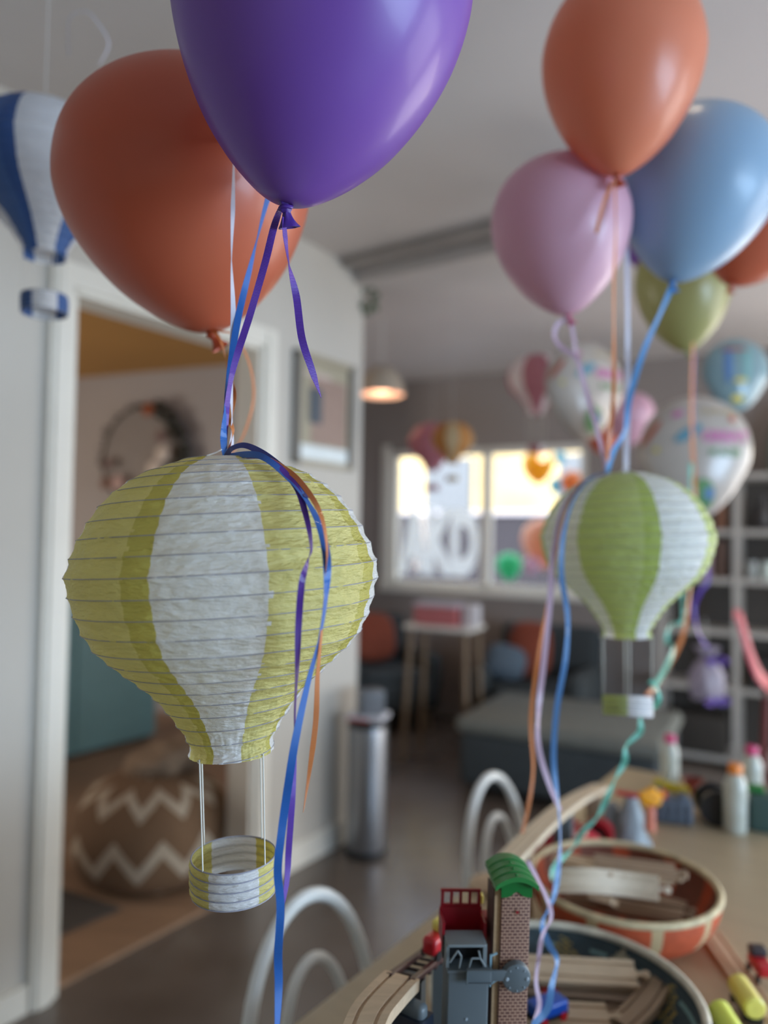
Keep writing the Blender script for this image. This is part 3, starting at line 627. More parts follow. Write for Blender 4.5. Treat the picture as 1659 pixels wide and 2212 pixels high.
ribbon('orange ribbon crossing right of the lime lantern strings', [(1497, 740, 2.1), (1494, 900, 2.05), (1500, 1040, 2.0), (1503, 1150, 2.02), (1490, 1280, 2.0), (1476, 1370, 1.95), (1448, 1430, 1.9), (1410, 1490, 1.8), (1395, 1500, 1.7)], .012, RO, (1.2, .9, .4, 1.0, 1.3, .3, .2, .6, .8))
ribbon('purple ribbon hanging in front of the bookcase', [(1500, 760, 2.3), (1497, 900, 2.3), (1505, 1100, 2.3), (1530, 1240, 2.3), (1515, 1275, 2.3), (1500, 1310, 2.3), (1508, 1365, 2.3), (1530, 1400, 2.3)], .012, RP_, (1.3, 1.2, 1.3, .4, .2, 1.2, .8))

# ------------------------------------------------------------------ toy table
TZ = .72; TS0, TS1, TT0, TT1 = .55, 2.42, -.75, .34
M_tw = wood('pale_beech_table', '#b7a688', .6, .38, .9)
tb = thing('wooden_table', 'long pale wooden table covered with toys, at lower right', 'table', RM((TS0+TS1)/2, (TT0+TT1)/2, 0), -ANG)
hl = (TS1-TS0)/2; hwd = (TT1-TT0)/2
mb = MB(); mb.box((0, 0, TZ-.015), (2*hwd, 2*hl, .03), bev=.012); mb.build('tabletop', M_tw, tb)
mb = MB(); mb.box((0, 0, TZ-.075), (2*hwd-.16, 2*hl-.16, .08)); mb.build('apron', M_tw, tb, False)
for sx in (-1, 1):
    for sy in (-1, 1):
        mb = MB(); mb.box((sx*(hwd-.1), sy*(hl-.1), (TZ-.03)/2), (.07, .07, TZ-.03)); mb.build('leg', M_tw, tb, False)
def onT(px, py, dz=0): return PZ(px, py, TZ+dz)
# bentwood-style white chairs with hoop backs
def make_chair(label, top, yaw):
    t = thing('hoop_back_chair', label, 'chair', (top.x, top.y, 0), yaw, group='white hoop-back chairs along the table')
    # local x along the table (hoop width), local y toward table
    def hoop(w, zt, zb, y0, lean):
        pts = []
        for k in range(25):
            a = PI*k/24; x = -w*math.cos(a); z = zb+(zt-zb)*(math.sin(a)**.75)
            pts.append((x, y0-(z-zb)*lean, z))
        return pts
    mb = MB(); mb.tube(hoop(.175, .80, .44, .05, .14), .0125, 12); mb.build('back_hoop', M_white_metal, t)
    mb = MB(); mb.tube(hoop(.095, .70, .45, .055, .14), .010, 12); mb.build('inner_hoop', M_white_metal, t)
    mb = MB(); mb.lathe([(.0, .45), (.18, .45), (.195, .443), (.195, .43), (.18, .425), (0, .425)], 40, c=(0, .22, 0)); mb.build('seat', M_white_metal, t)
    for sx in (-1, 1):
        for sy in (-1, 1):
            mb = MB(); mb.tube([(sx*.14, .22+sy*.14, .43), (sx*.18, .22+sy*.19, .0)], .012, 10); mb.build('leg', M_white_metal, t)
    mb = MB(); mb.tube([(.155*math.cos(a), .22+.155*math.sin(a), .22) for a in [2*PI*k/32 for k in range(32)]], .007, 8, closed=True); mb.build('ring_stretcher', M_white_metal, t)
    return t
# chair local x must run along A, local y along +B : rotate so y->B
cy = math.atan2(-B.x, B.y)
make_chair('nearer white chair with hooped back pushed in at the left of the table', P(655, 1952, 1.32), cy)
make_chair('further white chair with hooped back pushed in at the left of the table', P(1056, 1700, 2.0), cy)

# ------------------------------------------------------------------ baskets
def make_basket(label, c, R, hgt, mats, rule, rim, group='woven baskets of wooden track', under=None):
    t = thing('woven_basket', label, 'basket', c, 0, group=group)
    n = 26; prof = []
    for k in range(n+1):
        q = k/n; r = R*(.50+.50*math.sin(q*PI/2)**.9); z = .004+(hgt-.006)*q**1.35
        prof.append((r, z))
    seg = 160
    def coil(i, a): return .0011*(1 if i % 2 else -1)+.0003*math.sin(a*80+i)
    outer = [(.001, .0)]+[(r+.0035, z) for r, z in prof]
    mb = MB()
    mb.lathe([(.001, .004)]+prof, seg, mfn=lambda i, j: rule(i/n, j/seg, 0), fn=lambda i, a: coil(i, a) if i else 0)
    mb.lathe([(.001, 0), (R*.5+.003, 0)]+[(r+.005, z) for r, z in prof], seg, mfn=lambda i, j: rule(i/n, j/seg, 1), fn=lambda i, a: coil(i, a) if i > 1 else 0)
    mb.build('basket_wall', mats, t, angle=60)
    mb = MB(); mb.tube([((R+.003)*math.cos(a), (R+.003)*math.sin(a), hgt) for a in [2*PI*k/96 for k in range(96)]], .0062, 10, closed=True); mb.build('rim', rim, t)
    return t
bm = [mat('dark_teal_straw', '#3c4a4e', .7, bump=.3, bscale=200, var=.2, nscale=60), mat('ochre_straw', '#a08a4c', .7), mat('pale_straw', '#b3aa90', .7), mat('light_teal_straw', '#7fa09c', .7)]
def rule1(v, a, side):
    x = (a*12) % 1.0; k = int(a*12) % 2
    if .45 < v < .95:
        q = (v-.45)/.5
        if abs(x-.5) < .5*(1-q)*.9:
            if k: return 2
            return 1 if (int(v*26)+int(a*160)) % 2 else 0
    return 3 if (int(v*26) % 7 == 6 and (int(a*40) % 3 == 0)) else 0
b1 = Vector((.268, 1.075, TZ))
def zr(mb): pass
make_basket('near dark teal woven basket with ochre triangles, full of wooden track', b1, .184, .082, bm, rule1, mat('basket_rim_cream', '#cfc8b4', .6, var=.25, nscale=40))
bo = [mat('red_orange_straw', '#b8502c', .7, bump=.3, bscale=200, var=.15, nscale=50), mat('straw_brown', '#7a4430', .7), mat('tan_straw', '#bfa57c', .7)]
def rule2(v, a, side):
    x = (a*10) % 1.0
    if side == 0: return 1 if abs(x-.5) < .32 else 0
    if v > .55 and abs(x-.5) < .07: return 2
    return 0
b2 = P(1345, 1905, 1.37); b2.z = TZ
make_basket('far red-orange woven basket heaped with wooden track', b2, .163, .10, bo, rule2, mat('basket_rim_straw', '#c9b791', .6, var=.25, nscale=40))

# ------------------------------------------------------------------ wooden track pieces
M_beech = wood('beech', '#cdb394', 3, .5, .85); M_beech2 = wood('worn_beech', '#a98e74', 3, .5, .85); M_bpale = wood('pale_beech', '#dccab0', 3, .5, .9)
def track_mb(L_, curve=0.0, pitch=0.0, w=.040, th=.012, rise=None):
    g = .0035; hw_ = w/2
    prof = [(-hw_, -th/2), (hw_, -th/2), (hw_, th/2), (.0135, th/2), (.0135, th/2-g), (.0085, th/2-g), (.0085, th/2), (-.0085, th/2), (-.0085, th/2-g), (-.0135, th/2-g), (-.0135, th/2), (-hw_, th/2)]
    pts = []
    for k in range(17):
        q = k/16-.5
        if curve: a = q*L_/curve; p = Vector((curve*math.sin(a), curve*(1-math.cos(a)), 0))
        else: p = Vector((q*L_, 0, 0))
        if rise: p.z += rise(k/16)
        pts.append(p)
    mb = MB(); mb.sweep(pts, prof)
    e = pts[-1]; d = (pts[-1]-pts[-2]).normalized()
    mb.box(e+d*.006, (.014, .006, th*.9), Rz(math.atan2(d.y, d.x))); mb.lathe([(.001, -th*.45), (.0058, -th*.45), (.0058, th*.45), (.001, th*.45)], 20, c=e+d*.015)
    return mb
def track(label, c, yaw, L_=.15, curve=0, m=None, rx=0, ry=0, grp='wooden train track pieces', rise=None, name='toy_track', **kw):
    mb = track_mb(L_, curve, rise=rise, **kw); o = mb.build(name, m or M_beech, None, True, angle=30)
    o.location = c; o.rotation_euler = (Rz(yaw) @ Ry(ry) @ Rx(rx)).to_euler()
    return tag(o, label, 'toy track', grp)
def inb(px, py, z): return PZ(px, py, z)
# near basket contents
track('long wooden track piece lying across the near basket, in front of the tower', inb(1215, 2098, .785), math.radians(-4), .22, 0, M_beech, rx=.5)
track('wooden track piece just under the long one in the near basket', inb(1240, 2126, .765), math.radians(-6), .19, 0, M_beech2, rx=.7)
track('wooden track piece near the bottom of the near basket, running left to right', inb(1215, 2195, .755), math.radians(-3), .13, 0, M_beech, rx=.3)
track('curved wooden track piece leaning on the right wall of the near basket', inb(1398, 2162, .765), math.radians(44), .13, .30, M_beech2, ry=-.2)
track('wooden track piece lying low in the middle of the near basket', inb(1330, 2195, .745), math.radians(15), .13, 0, M_beech2)
# far basket contents
track('pale curved wooden track on top of the far basket, wavy edge toward the camera', inb(1308, 1905, .84), math.radians(-8), .18, -.9, M_bpale, rx=1.1, rise=lambda q: .008*math.sin(q*2*PI))
track('wooden track piece lying behind the wavy one on the far basket', inb(1325, 1878, .84), math.radians(-14), .20, 0, M_beech, rx=.2)
track('wooden track piece at the back left of the far basket', inb(1262, 1868, .85), math.radians(-30), .11, 0, M_beech)
track('wooden track piece at the top of the heap on the far basket', inb(1370, 1875, .855), math.radians(-16), .14, 0, M_beech2, rx=.2)
track('wooden track piece deep in the far basket', inb(1345, 1955, .785), math.radians(-20), .20, 0, M_beech2, rx=.3)
track('wooden track piece in the shade at the right of the far basket', inb(1410, 1945, .785), math.radians(-35), .11, 0, M_beech2)
track('short wooden track piece standing at the left of the far basket', inb(1305, 1945, .80), math.radians(60), .08, 0, M_beech, ry=.5)

# small toys in the near basket
def lump_toy(name, label, cat, c, parts, yaw=0, group=None):
    t = thing(name, label, cat, c, yaw, group=group)
    for nm, m, fn in parts:
        mb = MB(); fn(mb); mb.build(nm, m, t)
    return t
M_red = mat('red_plastic', '#c01f28', .3, coat=.3); M_dred = mat('dark_red_plastic', '#8c1420', .35); M_yel = mat('yellow_plastic', '#eee070', .3, coat=.2); M_lyel = mat('lemon_plastic', '#e2ee62', .3)
M_bluepl = mat('blue_plastic', '#1e4fae', .3, coat=.3); M_gpl = mat('green_plastic', '#2a7a3a', .35, coat=.15); M_gpl2 = mat('deep_green_plastic', '#126a2c', .35)
M_slate = mat('slate_plastic', '#5b6468', .42, var=.04); M_lgrey = mat('light_grey_plastic', '#9aa6ae', .45)
def wheel(mb, c, r, w, axis='y'):
    M_ = Rx(PI/2) if axis == 'y' else Ry(PI/2)
    mb.lathe([(.0005, -w/2), (r, -w/2), (r*1.05, -w*.2), (r, w/2), (.0005, w/2)], 20, c=c, rot=M_)
def wagon(name, label, c, yaw, m, L_=.06, group='toy wagons in the near basket'):
    t = thing(name, label, 'toy train', c, yaw, group=group)
    mb = MB(); mb.box((0, 0, .018), (L_, .030, .018), bev=.004); mb.build('wagon_body', m, t)
    mb = MB(); mb.box((0, 0, .007), (L_*1.05, .024, .005)); mb.build('chassis', M_black, t)
    for sx in (-1, 1):
        for sy in (-1, 1):
            mb = MB(); wheel(mb, (sx*L_*.32, sy*.014, .006), .006, .004); mb.build('wheel', M_red if m != M_red else M_black, t)
    return t
wagon('toy_wagon', 'red toy wagon at the left in the near basket, behind the blue ribbon', inb(1200, 2162, .735), .2, M_red)
wagon('toy_wagon', 'second red toy wagon in the near basket, under the long track piece', inb(1245, 2148, .74), -.3, M_red, .05)
wagon('toy_wagon', 'blue toy wagon in the middle of the near basket', inb(1315, 2150, .74), .1, M_bluepl, .07)
wagon('toy_wagon', 'blue toy wagon between the tower and the bottom edge of the picture', inb(1182, 2200, .765), .5, M_bluepl, .055)

# ------------------------------------------------------------------ lifting tower toy (brick tower, grey tower, bucket)
DT = .80
def brickmat():
    m = bpy.data.materials.new('printed_brick'); m.use_nodes = True; N = m.node_tree.nodes; L = m.node_tree.links; b = N['Principled BSDF']
    tc = N.new('ShaderNodeTexCoord'); sp = N.new('ShaderNodeSeparateXYZ'); cb = N.new('ShaderNodeCombineXYZ'); L.new(tc.outputs['Object'], sp.inputs[0])
    L.new(sp.outputs[0], cb.inputs[0]); L.new(sp.outputs[2], cb.inputs[1])
    br = N.new('ShaderNodeTexBrick'); L.new(cb.outputs[0], br.inputs[0]); br.inputs['Scale'].default_value = 1.0
    br.inputs['Brick Width'].default_value = .0056; br.inputs['Row Height'].default_value = .0034; br.inputs['Mortar Size'].default_value = .00042; br.inputs['Mortar Smooth'].default_value = .2
    br.inputs['Color1'].default_value = (*lin('#5c3a34'), 1); br.inputs['Color2'].default_value = (*lin('#6e4a3e'), 1); br.inputs['Mortar'].default_value = (*lin('#c09a80'), 1)
    L.new(br.outputs[0], b.inputs['Base Color']); b.inputs['Roughness'].default_value = .5
    return m
M_brick = brickmat(); M_ply = wood('plywood', '#c2a27c', 4, .5, .85)
tbase = P(1091, 2100, DT); tbase = Vector((tbase.x, tbase.y, TZ))
ztop = P(1105, 1915, DT).z - TZ
tw = thing('toy_tower', 'brick-patterned wooden toy tower with a green curved roof, grey crank disc on its front', 'toy tower', tbase, math.radians(-3), rot=(0, math.radians(1.2), math.radians(5)))
wT = .0315
mb = MB(); mb.box((0, 0, ztop/2), (wT, .030, ztop), bev=.0012); mb.build('tower_column', M_brick, tw)
mb = MB(); mb.box((-wT/2-.0032, .002, ztop/2), (.006, .026, ztop)); mb.build('side_board', M_ply, tw)
mb = MB(); mb.box((-wT/2-.0068, .004, ztop*.55), (.0012, .028, ztop*.9)); mb.build('side_edge', mat('dark_edge', '#4a342c', .6), tw)
# curved roof: arc swept along depth with three stepped courses
def arc_poly(w, rise, th, n=14):
    up = [(-w+2*w*k/n, rise*(1-(2*k/n-1)**2)) for k in range(n+1)]; return up + [(x, z-th) for x, z in reversed(up)]
mb = MB()
for k in range(4):
    mb.prism(arc_poly(.0232-.0003*k, .0095, .005), -.026+.013*k, -.011+.013*k, c=(-.002, 0, ztop+.0105+.0010*(k)))
for k in range(3):
    mb.lathe([(.0016, 0), (.0016, .0012), (.0008, .0014), (.0002, .0006)], 10, c=(-.002, -.020+.013*k, ztop+.0200+.0010*k))
mb.build('roof', M_gpl, tw)
mb = MB(); n = 14; low = [(-wT/2-.001+ (wT+.002)*k/n, -.002+.006*math.exp(-((k/n-.5)/.17)**2)) for k in range(n+1)]
mb.prism([(wT/2+.001, .014), (-wT/2-.001, .014)]+low, -.0175, -.0155, c=(0, 0, ztop-.003))
mb.box((0, 0, ztop+.0055), (wT+.002, .032, .009)); mb.build('roof_fascia', M_gpl2, tw)
mb = MB(); mb.lathe([(.0001, 0), (.0016, 0), (.0024, -.0006), (.003, .0004)], 16, c=(.0015, -.0152, ztop-.021), rot=Rx(PI/2)); mb.build('screw_hole', mat('screw_hole_tan', '#a8836c', .5), tw)
mb = MB(); mb.lathe([(.0001, .0004), (.0016, .0004), (.0016, 0)], 14, c=(.0015, -.0157, ztop-.021), rot=Rx(PI/2)); mb.build('peg', M_dred, tw)
# crank: disc with rivets + arm
cz = P(1095, 2108, DT-.02).z - TZ
mb = MB(); mb.lathe([(.0001, .0045), (.0125, .0045), (.0145, .0035), (.0152, .0015), (.0152, -.004), (.0001, -.004)], 48, c=(.0005, -.022, cz), rot=Rx(PI/2)); dk = mb.build('crank_disc', M_slate, tw)
mb = MB()
for k in range(8):
    a = 2*PI*k/8+PI/2; big = (k in (2, 6)); 
    mb.lathe([(.0001, .0012), (.0006 if not big else .0014, .0012), (.0009 if not big else .0021, 0)], 12, c=(.0005+.0108*math.cos(a), -.0265, cz+.0118*math.sin(a)), rot=Rx(PI/2))
mb.build('rivet', M_lgrey, dk)
mb = MB(); mb.box((-.020, -.024, cz+.003), (.022, .004, .011), bev=.001); mb.box((-.041, -.028, cz+.005), (.026, .004, .014), bev=.001); mb.box((-.041, -.0305, cz+.0115), (.026, .003, .0016)); mb.box((-.041, -.0305, cz-.0015), (.026, .003, .0016)); mb.box((-.0535, -.0305, cz+.005), (.0016, .003, .014))
mb.box((-.030, -.026, cz+.004), (.008, .006, .0125)); mb.build('crank_arm', M_slate, tw)
# grey tower
DG = .79
gb_ = P(996, 2100, DG); gb_ = Vector((gb_.x, gb_.y, TZ)); gz = P(1000, 2030, DG).z-TZ
gt_ = thing('toy_lift', 'slate grey plastic toy lift shaft left of the brick tower, with open frame on top', 'toy tower', gb_, rot=(0, math.radians(1.0), math.radians(4)))
mb = MB(); mb.box((0, 0, gz/2-.012), (.0435, .034, gz-.024), bev=.002); mb.box((0, 0, gz-.0245), (.0455, .036, .003), bev=.001); mb.build('shaft', M_slate, gt_)
mb = MB(); mb.box((-.004, .010, gz-.011), (.041, .012, .022)); mb.build('shaft_back', M_black, gt_)
mb = MB(); mb.box((-.002, 0, gz+.0005), (.041, .030, .003), bev=.001); mb.box((-.0215, .002, gz-.011), (.003, .028, .024)); mb.box((.018, .002, gz-.011), (.004, .028, .024))
def ln(mb, a, b, r=.0011, y=-.0165): mb.tube([(a[0], y, a[1]), (b[0], y, b[1])], r, 6)
for a, b in (((-.012, gz-.003), (-.008, gz-.009)), ((-.008, gz-.009), (-.010, gz-.021)), ((.000, gz-.022), (.003, gz-.011)), ((.003, gz-.011), (.012, gz-.011)), ((.012, gz-.011), (.018, gz-.02)), ((.010, gz-.003), (.012, gz-.011)), ((-.02, gz-.015), (-.012, gz-.003))): ln(mb, a, b)
mb.build('lattice_frame', mat('mid_grey_plastic', '#767e80', .4), gt_)
mb = MB(); mb.lathe([(.0001, .001), (.0012, .001), (.0016, 0)], 10, c=(-.001, -.017, gz-.073), rot=Rx(PI/2)); mb.build('screw', M_lgrey, gt_)
mb = MB()
mb.tube([(.024, -.012, gz-.011), (.031, -.012, gz-.008)], .0013, 6); mb.tube([(.025, -.008, gz-.012), (.025, -.008, gz-.045)], .0013, 6); mb.tube([(.024, -.012, gz-.040), (.034, -.012, gz-.034)], .0016, 6)
mb.build('side_hook', mat('pale_blue_plastic', '#8fb0bc', .4), gt_)
# red bucket on top of the lift
rz = P(1000, 2036, .81).z
rb = thing('toy_bucket', 'dark red toy loading bucket with a row of openings, on top of the grey lift', 'toy', P(998, 2033, .81), rot=(0, math.radians(1), math.radians(3)))
mb = MB()
w2 = .0235
mb.prism([(-w2, 0), (w2, 0), (w2, .012), (-w2, .012)], -.014, -.011); mb.box((0, .002, .0015), (2*w2, .030, .003))
mb.box((0, .015, .016), (2*w2, .003, .028)); mb.box((-w2+.001, .002, .014), (.003, .030, .024)); mb.box((w2-.001, .002, .014), (.003, .030, .024))
mb.build('bucket_body', M_dred, rb, False)
mb = MB(); mb.box((0, .018, .0465), (2*w2-.002, .003, .003)); mb.box((0, .017, .031), (2*w2-.002, .003, .003))
for k in range(5): mb.box((-w2+.003+k*(2*w2-.006)/4, .0175, .039), (.0032, .003, .014))
mb.build('railing', M_dred, rb, False)
mb = MB(); mb.box((w2+.006, .02, .004), (.010, .020, .032), bev=.002); mb.build('side_block', M_dred, rb)
mb = MB(); mb.box((w2+.001, .022, .036), (.004, .010, .010), bev=.002); mb.build('lamp', M_yel, rb)
re_ = thing('toy_engine', 'red toy engine with yellow cab on dark rails, left of the red bucket', 'toy train', P(945, 2052, .90), rot=(0, 0, -ANG))
mb = MB(); mb.box((0, 0, .012), (.020, .045, .022), bev=.006); mb.build('engine_body', M_red, re_)
mb = MB(); mb.box((0, .006, .028), (.016, .018, .014), bev=.004); mb.build('cab', M_yel, re_)
for sx in (-1, 1):
    for sy in (-1, 1):
        mb = MB(); wheel(mb, (sx*.010, sy*.014, .002), .006, .003, 'x'); mb.build('wheel', M_black, re_)
# dark rails sloping up to the engine, and the curved beech ramp
pa, pb = P(868, 2112, .80), P(975, 2030, 1.02)
pm = (pa+pb)/2; d = pb-pa; yw = math.atan2(d.y, d.x); el = math.atan2(d.z, math.hypot(d.x, d.y))
rr_ = thing('toy_bridge', 'dark brown toy rail bridge rising behind the grey lift', 'toy bridge', pm, rot=(Rz(yw) @ Ry(-el)).to_euler())
LB = d.length*1.05
for sy in (-1, 1):
    mb = MB(); mb.box((0, sy*.013, 0), (LB, .007, .006), bev=.001); mb.build('rail', mat('dark_brown_plastic', '#4a2c28', .4), rr_)
mb = MB()
for k in range(9): mb.box((-LB/2+.01+k*(LB-.02)/8, 0, -.004), (.007, .034, .003))
mb.build('sleeper', mat('darkest_brown_plastic', '#2a1a18', .5), rr_, False)
for q in (-.35, .35):
    p_ = pm+d*q; hh = p_.z-TZ-.006
    inv = rr_.rotation_euler.to_matrix().inverted()
    mb = MB(); c_ = inv @ (Vector((p_.x, p_.y, TZ+hh/2))-pm)
    mb.box(c_, (.02, .03, hh), inv @ Rz(yw)); mb.build('bridge_pier', M_slate, rr_, False)
# curved wooden ramp at the bottom left of the toys
rp0, rp1, rp2, rp3 = P(775, 2260, .70), P(800, 2195, .73), P(838, 2148, .765), P(868, 2118, .80)
path = [Vector(p) for p in smooth_path([tuple(rp0), tuple(rp1), tuple(rp2), tuple(rp3)], 8)]
g = .003; prof = [(-.020, -.006), (.020, -.006), (.020, .006), (.012, .006), (.012, .003), (.008, .003), (.008, .006), (-.008, .006), (-.008, .003), (-.012, .003), (-.012, .006), (-.020, .006)]
mb = MB(); mb.sweep(path, prof); o = mb.build('toy_ramp', M_beech, None, True, origin=path[0], angle=30)
tag(o, 'curved grooved wooden track ramp climbing at the bottom edge, left of the toy lift', 'toy track')
rs = thing('ramp_support', 'dark blue-black arched plastic support under the curved wooden ramp', 'toy support', Vector((P(885, 2150, .78).x, P(885, 2150, .78).y, TZ)), rot=(0, 0, -ANG))
hS = P(870, 2125, .79).z-TZ-.01
mb = MB(); mb.box((-.006, 0, hS-.008), (.052, .016, .018), bev=.006); mb.build('support_cap', M_slate, rs)
mb = MB()
mb.prism([(-.032, 0), (-.016, 0), (-.008, hS*.6), (.008, hS*.6), (.016, 0), (.034, 0), (.022, hS-.012), (-.028, hS-.012)], -.012, .012); mb.build('support_body', mat('blue_black_plastic', '#232a36', .25, coat=.5), rs)

# ------------------------------------------------------------------ far toys on the table
# wooden viaduct, pale rising strip
va, vb = P(1090, 1868, 1.28), P(1300, 1700, 1.95)
path = [va+(vb-va)*(k/12)+Vector((0, 0, .02*math.sin(PI*k/12))) for k in range(13)]
mb = MB(); mb.sweep(path, [(a, b) for a, b in prof]); o = mb.build('toy_ramp', M_bpale, None, True, origin=path[0], angle=30)
tag(o, 'long pale wooden track bridge running away behind the brick tower', 'toy track')
for k, q in ((0, .12), (1, .5), (2, .88)):
    p_ = va+(vb-va)*q; hh = p_.z+.02*math.sin(PI*q)-TZ-.006
    mb = MB(); mb.box((0, 0, hh/2), (.04, .02, hh), bev=.003); o = mb.build('toy_pier', M_beech2 if k != 1 else M_slate, None); o.location = (p_.x, p_.y, TZ); o.rotation_euler = (0, 0, -.4)
    tag(o, ('nearest wooden block', 'middle grey block', 'farthest wooden block')[k]+' holding up the long pale track bridge', 'toy support', 'piers under the track bridge')
# round-ended wooden piece behind the tower
o = None
mb = MB(); mb.lathe([(.0005, 0), (.034, 0), (.038, .003), (.038, .009), (.034, .012), (.0005, .012)], 48, sy=1.25); o = mb.build('turntable', M_beech, None); o.location = onT(1055, 1915); o.rotation_euler = (0, 0, -.6)
tag(o, 'flat oval wooden turntable piece lying just left of the green roof', 'toy track')
# red dotted bag
rbk = thing('fabric_bag', 'red cloth bag with pale polka dots, slumped behind the far basket', 'bag', onT(1232, 1862))
def bagm():
    m = bpy.data.materials.new('polka_cloth'); m.use_nodes = True; N = m.node_tree.nodes; L = m.node_tree.links; b = N['Principled BSDF']
    tc = N.new('ShaderNodeTexCoord'); v = N.new('ShaderNodeTexVoronoi'); v.inputs['Scale'].default_value = 42; v.inputs['Randomness'].default_value = .35; L.new(tc.outputs['Object'], v.inputs['Vector'])
    rp = N.new('ShaderNodeValToRGB'); rp.color_ramp.interpolation = 'CONSTANT'; rp.color_ramp.elements[0].color = (*lin('#d8b8a0'), 1); rp.color_ramp.elements[1].color = (*lin('#b01e30'), 1); rp.color_ramp.elements[1].position = .33
    L.new(v.outputs['Distance'], rp.inputs[0]); L.new(rp.outputs[0], b.inputs['Base Color']); b.inputs['Roughness'].default_value = .8; return m
mb = MB(); mb.lathe([(.001, 0), (.070, 0), (.085, .012), (.088, .03), (.075, .05), (.05, .065), (.03, .07), (.034, .082), (.001, .078)], 64, fn=lambda i, a: .006*noise.noise(Vector((a*2.2, i*.8, 4)))*(1 if i else 0)+.004*math.sin(a*7+i), rot=None)
mb.build('bag_cloth', bagm(), rbk)
mb = MB(); mb.tube([(.033*math.cos(a), .033*math.sin(a), .0705) for a in [2*PI*k/24 for k in range(24)]], .003, 8, closed=True); mb.build('drawstring', M_bpale, rbk)
# grey rocky tunnel
mt = thing('toy_mountain', 'grey rocky toy mountain tunnel standing on the table behind the far basket', 'toy', onT(1362, 1828), -.5)
mb = MB()
def rock(w0, w1, h, c):
    rr = []
    for k in range(9):
        q = k/8; r = w0+(w1-w0)*q**.8
        rr.append([Vector((c[0]+(r*math.cos(a))*(1+.25*noise.noise(Vector((math.cos(a)*2, math.sin(a)*2, q*4+c[0]*50)))), c[1]+r*.8*math.sin(a)*(1+.25*noise.noise(Vector((math.cos(a)*2, math.sin(a)*2, q*4+7)))), h*q)) for a in [2*PI*j/20 for j in range(20)]])
    mb.rings(rr, True, True)
rock(.050, .012, .125, (.0, 0)); rock(.036, .014, .09, (-.045, .01)); mb.build('rock', mat('rock_plastic', '#8b959a', .6, var=.2, nscale=30, bump=.5), mt, angle=25)
mb = MB(); mb.box((-.005, -.02, .128), (.05, .02, .006)); mb.build('ledge', M_red, mt)
tn = thing('toy_tunnel', 'dark red toy tunnel portal with black opening, left of the grey mountain', 'toy', onT(1292, 1838), -.45)
def archp(w, h, n=12): return [(-w, 0)]+[(-w*math.cos(PI*k/n), h-w+w*math.sin(PI*k/n)) for k in range(n+1)]+[(w, 0)]
o_, i_ = archp(.034, .075), archp(.024, .062)
mb = MB()
for q in range(len(o_)-1):
    mb.prism([o_[q], o_[q+1], i_[q+1], i_[q]], -.015, .015)
mb.build('portal', M_dred, tn); mb = MB(); mb.prism(i_, .010, .014); mb.build('tunnel_dark_sheet', M_black, tn)  # black sheet closes the arch, standing in for the dark inside
# yellow figure on pink stand
fg = thing('toy_crane_top', 'yellow and orange toy windmill head on a pink post, right of the grey mountain', 'toy', onT(1405, 1792), 0)
mb = MB(); mb.lathe([(.001, 0), (.014, 0), (.012, .03), (.011, .06), (.001, .06)], 20); mb.build('post', mat('salmon_plastic', '#e08870', .4), fg)
mb = MB()
for k in range(5):
    a = 2*PI*k/5+.3; mb.ball((.018*math.cos(a), -.004, .082+.014*math.sin(a)), .013, 1.2, .7, .9, 12)
mb.ball((0, 0, .08), .016, seg=14); mb.build('blades', mat('amber_plastic', '#f2a51c', .35), fg)
mb = MB(); mb.box((.034, .004, .088), (.010, .02, .022), bev=.003); mb.build('red_tab', M_red, fg)
# grey-blue castle block with yellow cylinder
cs = thing('toy_quarry', 'blue-grey toy quarry block behind the windmill head', 'toy', onT(1448, 1772), -.3)
mb = MB(); mb.box((0, 0, .03), (.105, .06, .06), bev=.01); mb.box((-.03, 0, .065), (.03, .05, .03), bev=.008); mb.box((.03, 0, .06), (.03, .05, .02), bev=.008)
for k in range(5): mb.box((-.042+.021*k, -.031, .028), (.012, .008, .05), bev=.003)
mb.build('block', mat('blue_grey_plastic', '#56616e', .5, var=.15, nscale=20), cs)
yc = MB(); yc.lathe([(.001, -.045), (.012, -.045), (.0135, -.04), (.0135, .04), (.012, .045), (.001, .045)], 24, rot=Ry(PI/2)); o = yc.build('toy_log', mat('dull_yellow_plastic', '#cdb81e', .4), None); o.location = P(1450, 1701, 2.02); o.rotation_euler = (.1, .12, -.5)
tag(o, 'yellow toy cylinder lying on top of the blue-grey quarry block', 'toy')
# bottles
def bottle(label, c, s, mcap, hh=.17):
    t = thing('plastic_bottle', label, 'bottle', c, 0, group='milky plastic bottles'); t.scale = (s, s, s)
    mb = MB(); mb.lathe([(.001, 0), (.024, 0), (.027, .004), (.028, .02), (.0275, .05), (.0285, .052), (.0275, .056), (.028, .10), (.0265, .118), (.020, .136), (.0145, .145), (.0145, .150), (.001, .15)], 40); bt = mb.build('bottle_body', mat('milky_plastic', '#cfd2c6', .3, trans=.25, coat=.4), t)
    mb = MB(); mb.lathe([(.001, .145), (.0165, .145), (.017, .148), (.017, .164), (.015, .168), (.001, .168)], 32, fn=lambda i, a: .0004*math.sin(a*24) if 0 < i < 5 else 0); mb.build('cap', mcap, t)
    mb = MB(); mb.lathe([(.0150, .140), (.0175, .1405), (.0175, .1425), (.0150, .143)], 32); mb.build('neck_ring', mat('milky_plastic', '#cfd2c6', .3), t)
    return t
bottle('milky bottle with an orange cap standing on the table, nearest of the three', onT(1588, 1796), 1.0, mat('orange_cap', '#ea8830', .35))
bottle('milky bottle with a pink cap behind the orange-capped one, at the right edge', onT(1624, 1742), .98, mat('pink_cap', '#d03c74', .35))
bottle('milky bottle with a pink cap at the far left corner of the table', onT(1447, 1702), .92, mat('pink_cap', '#d03c74', .35))
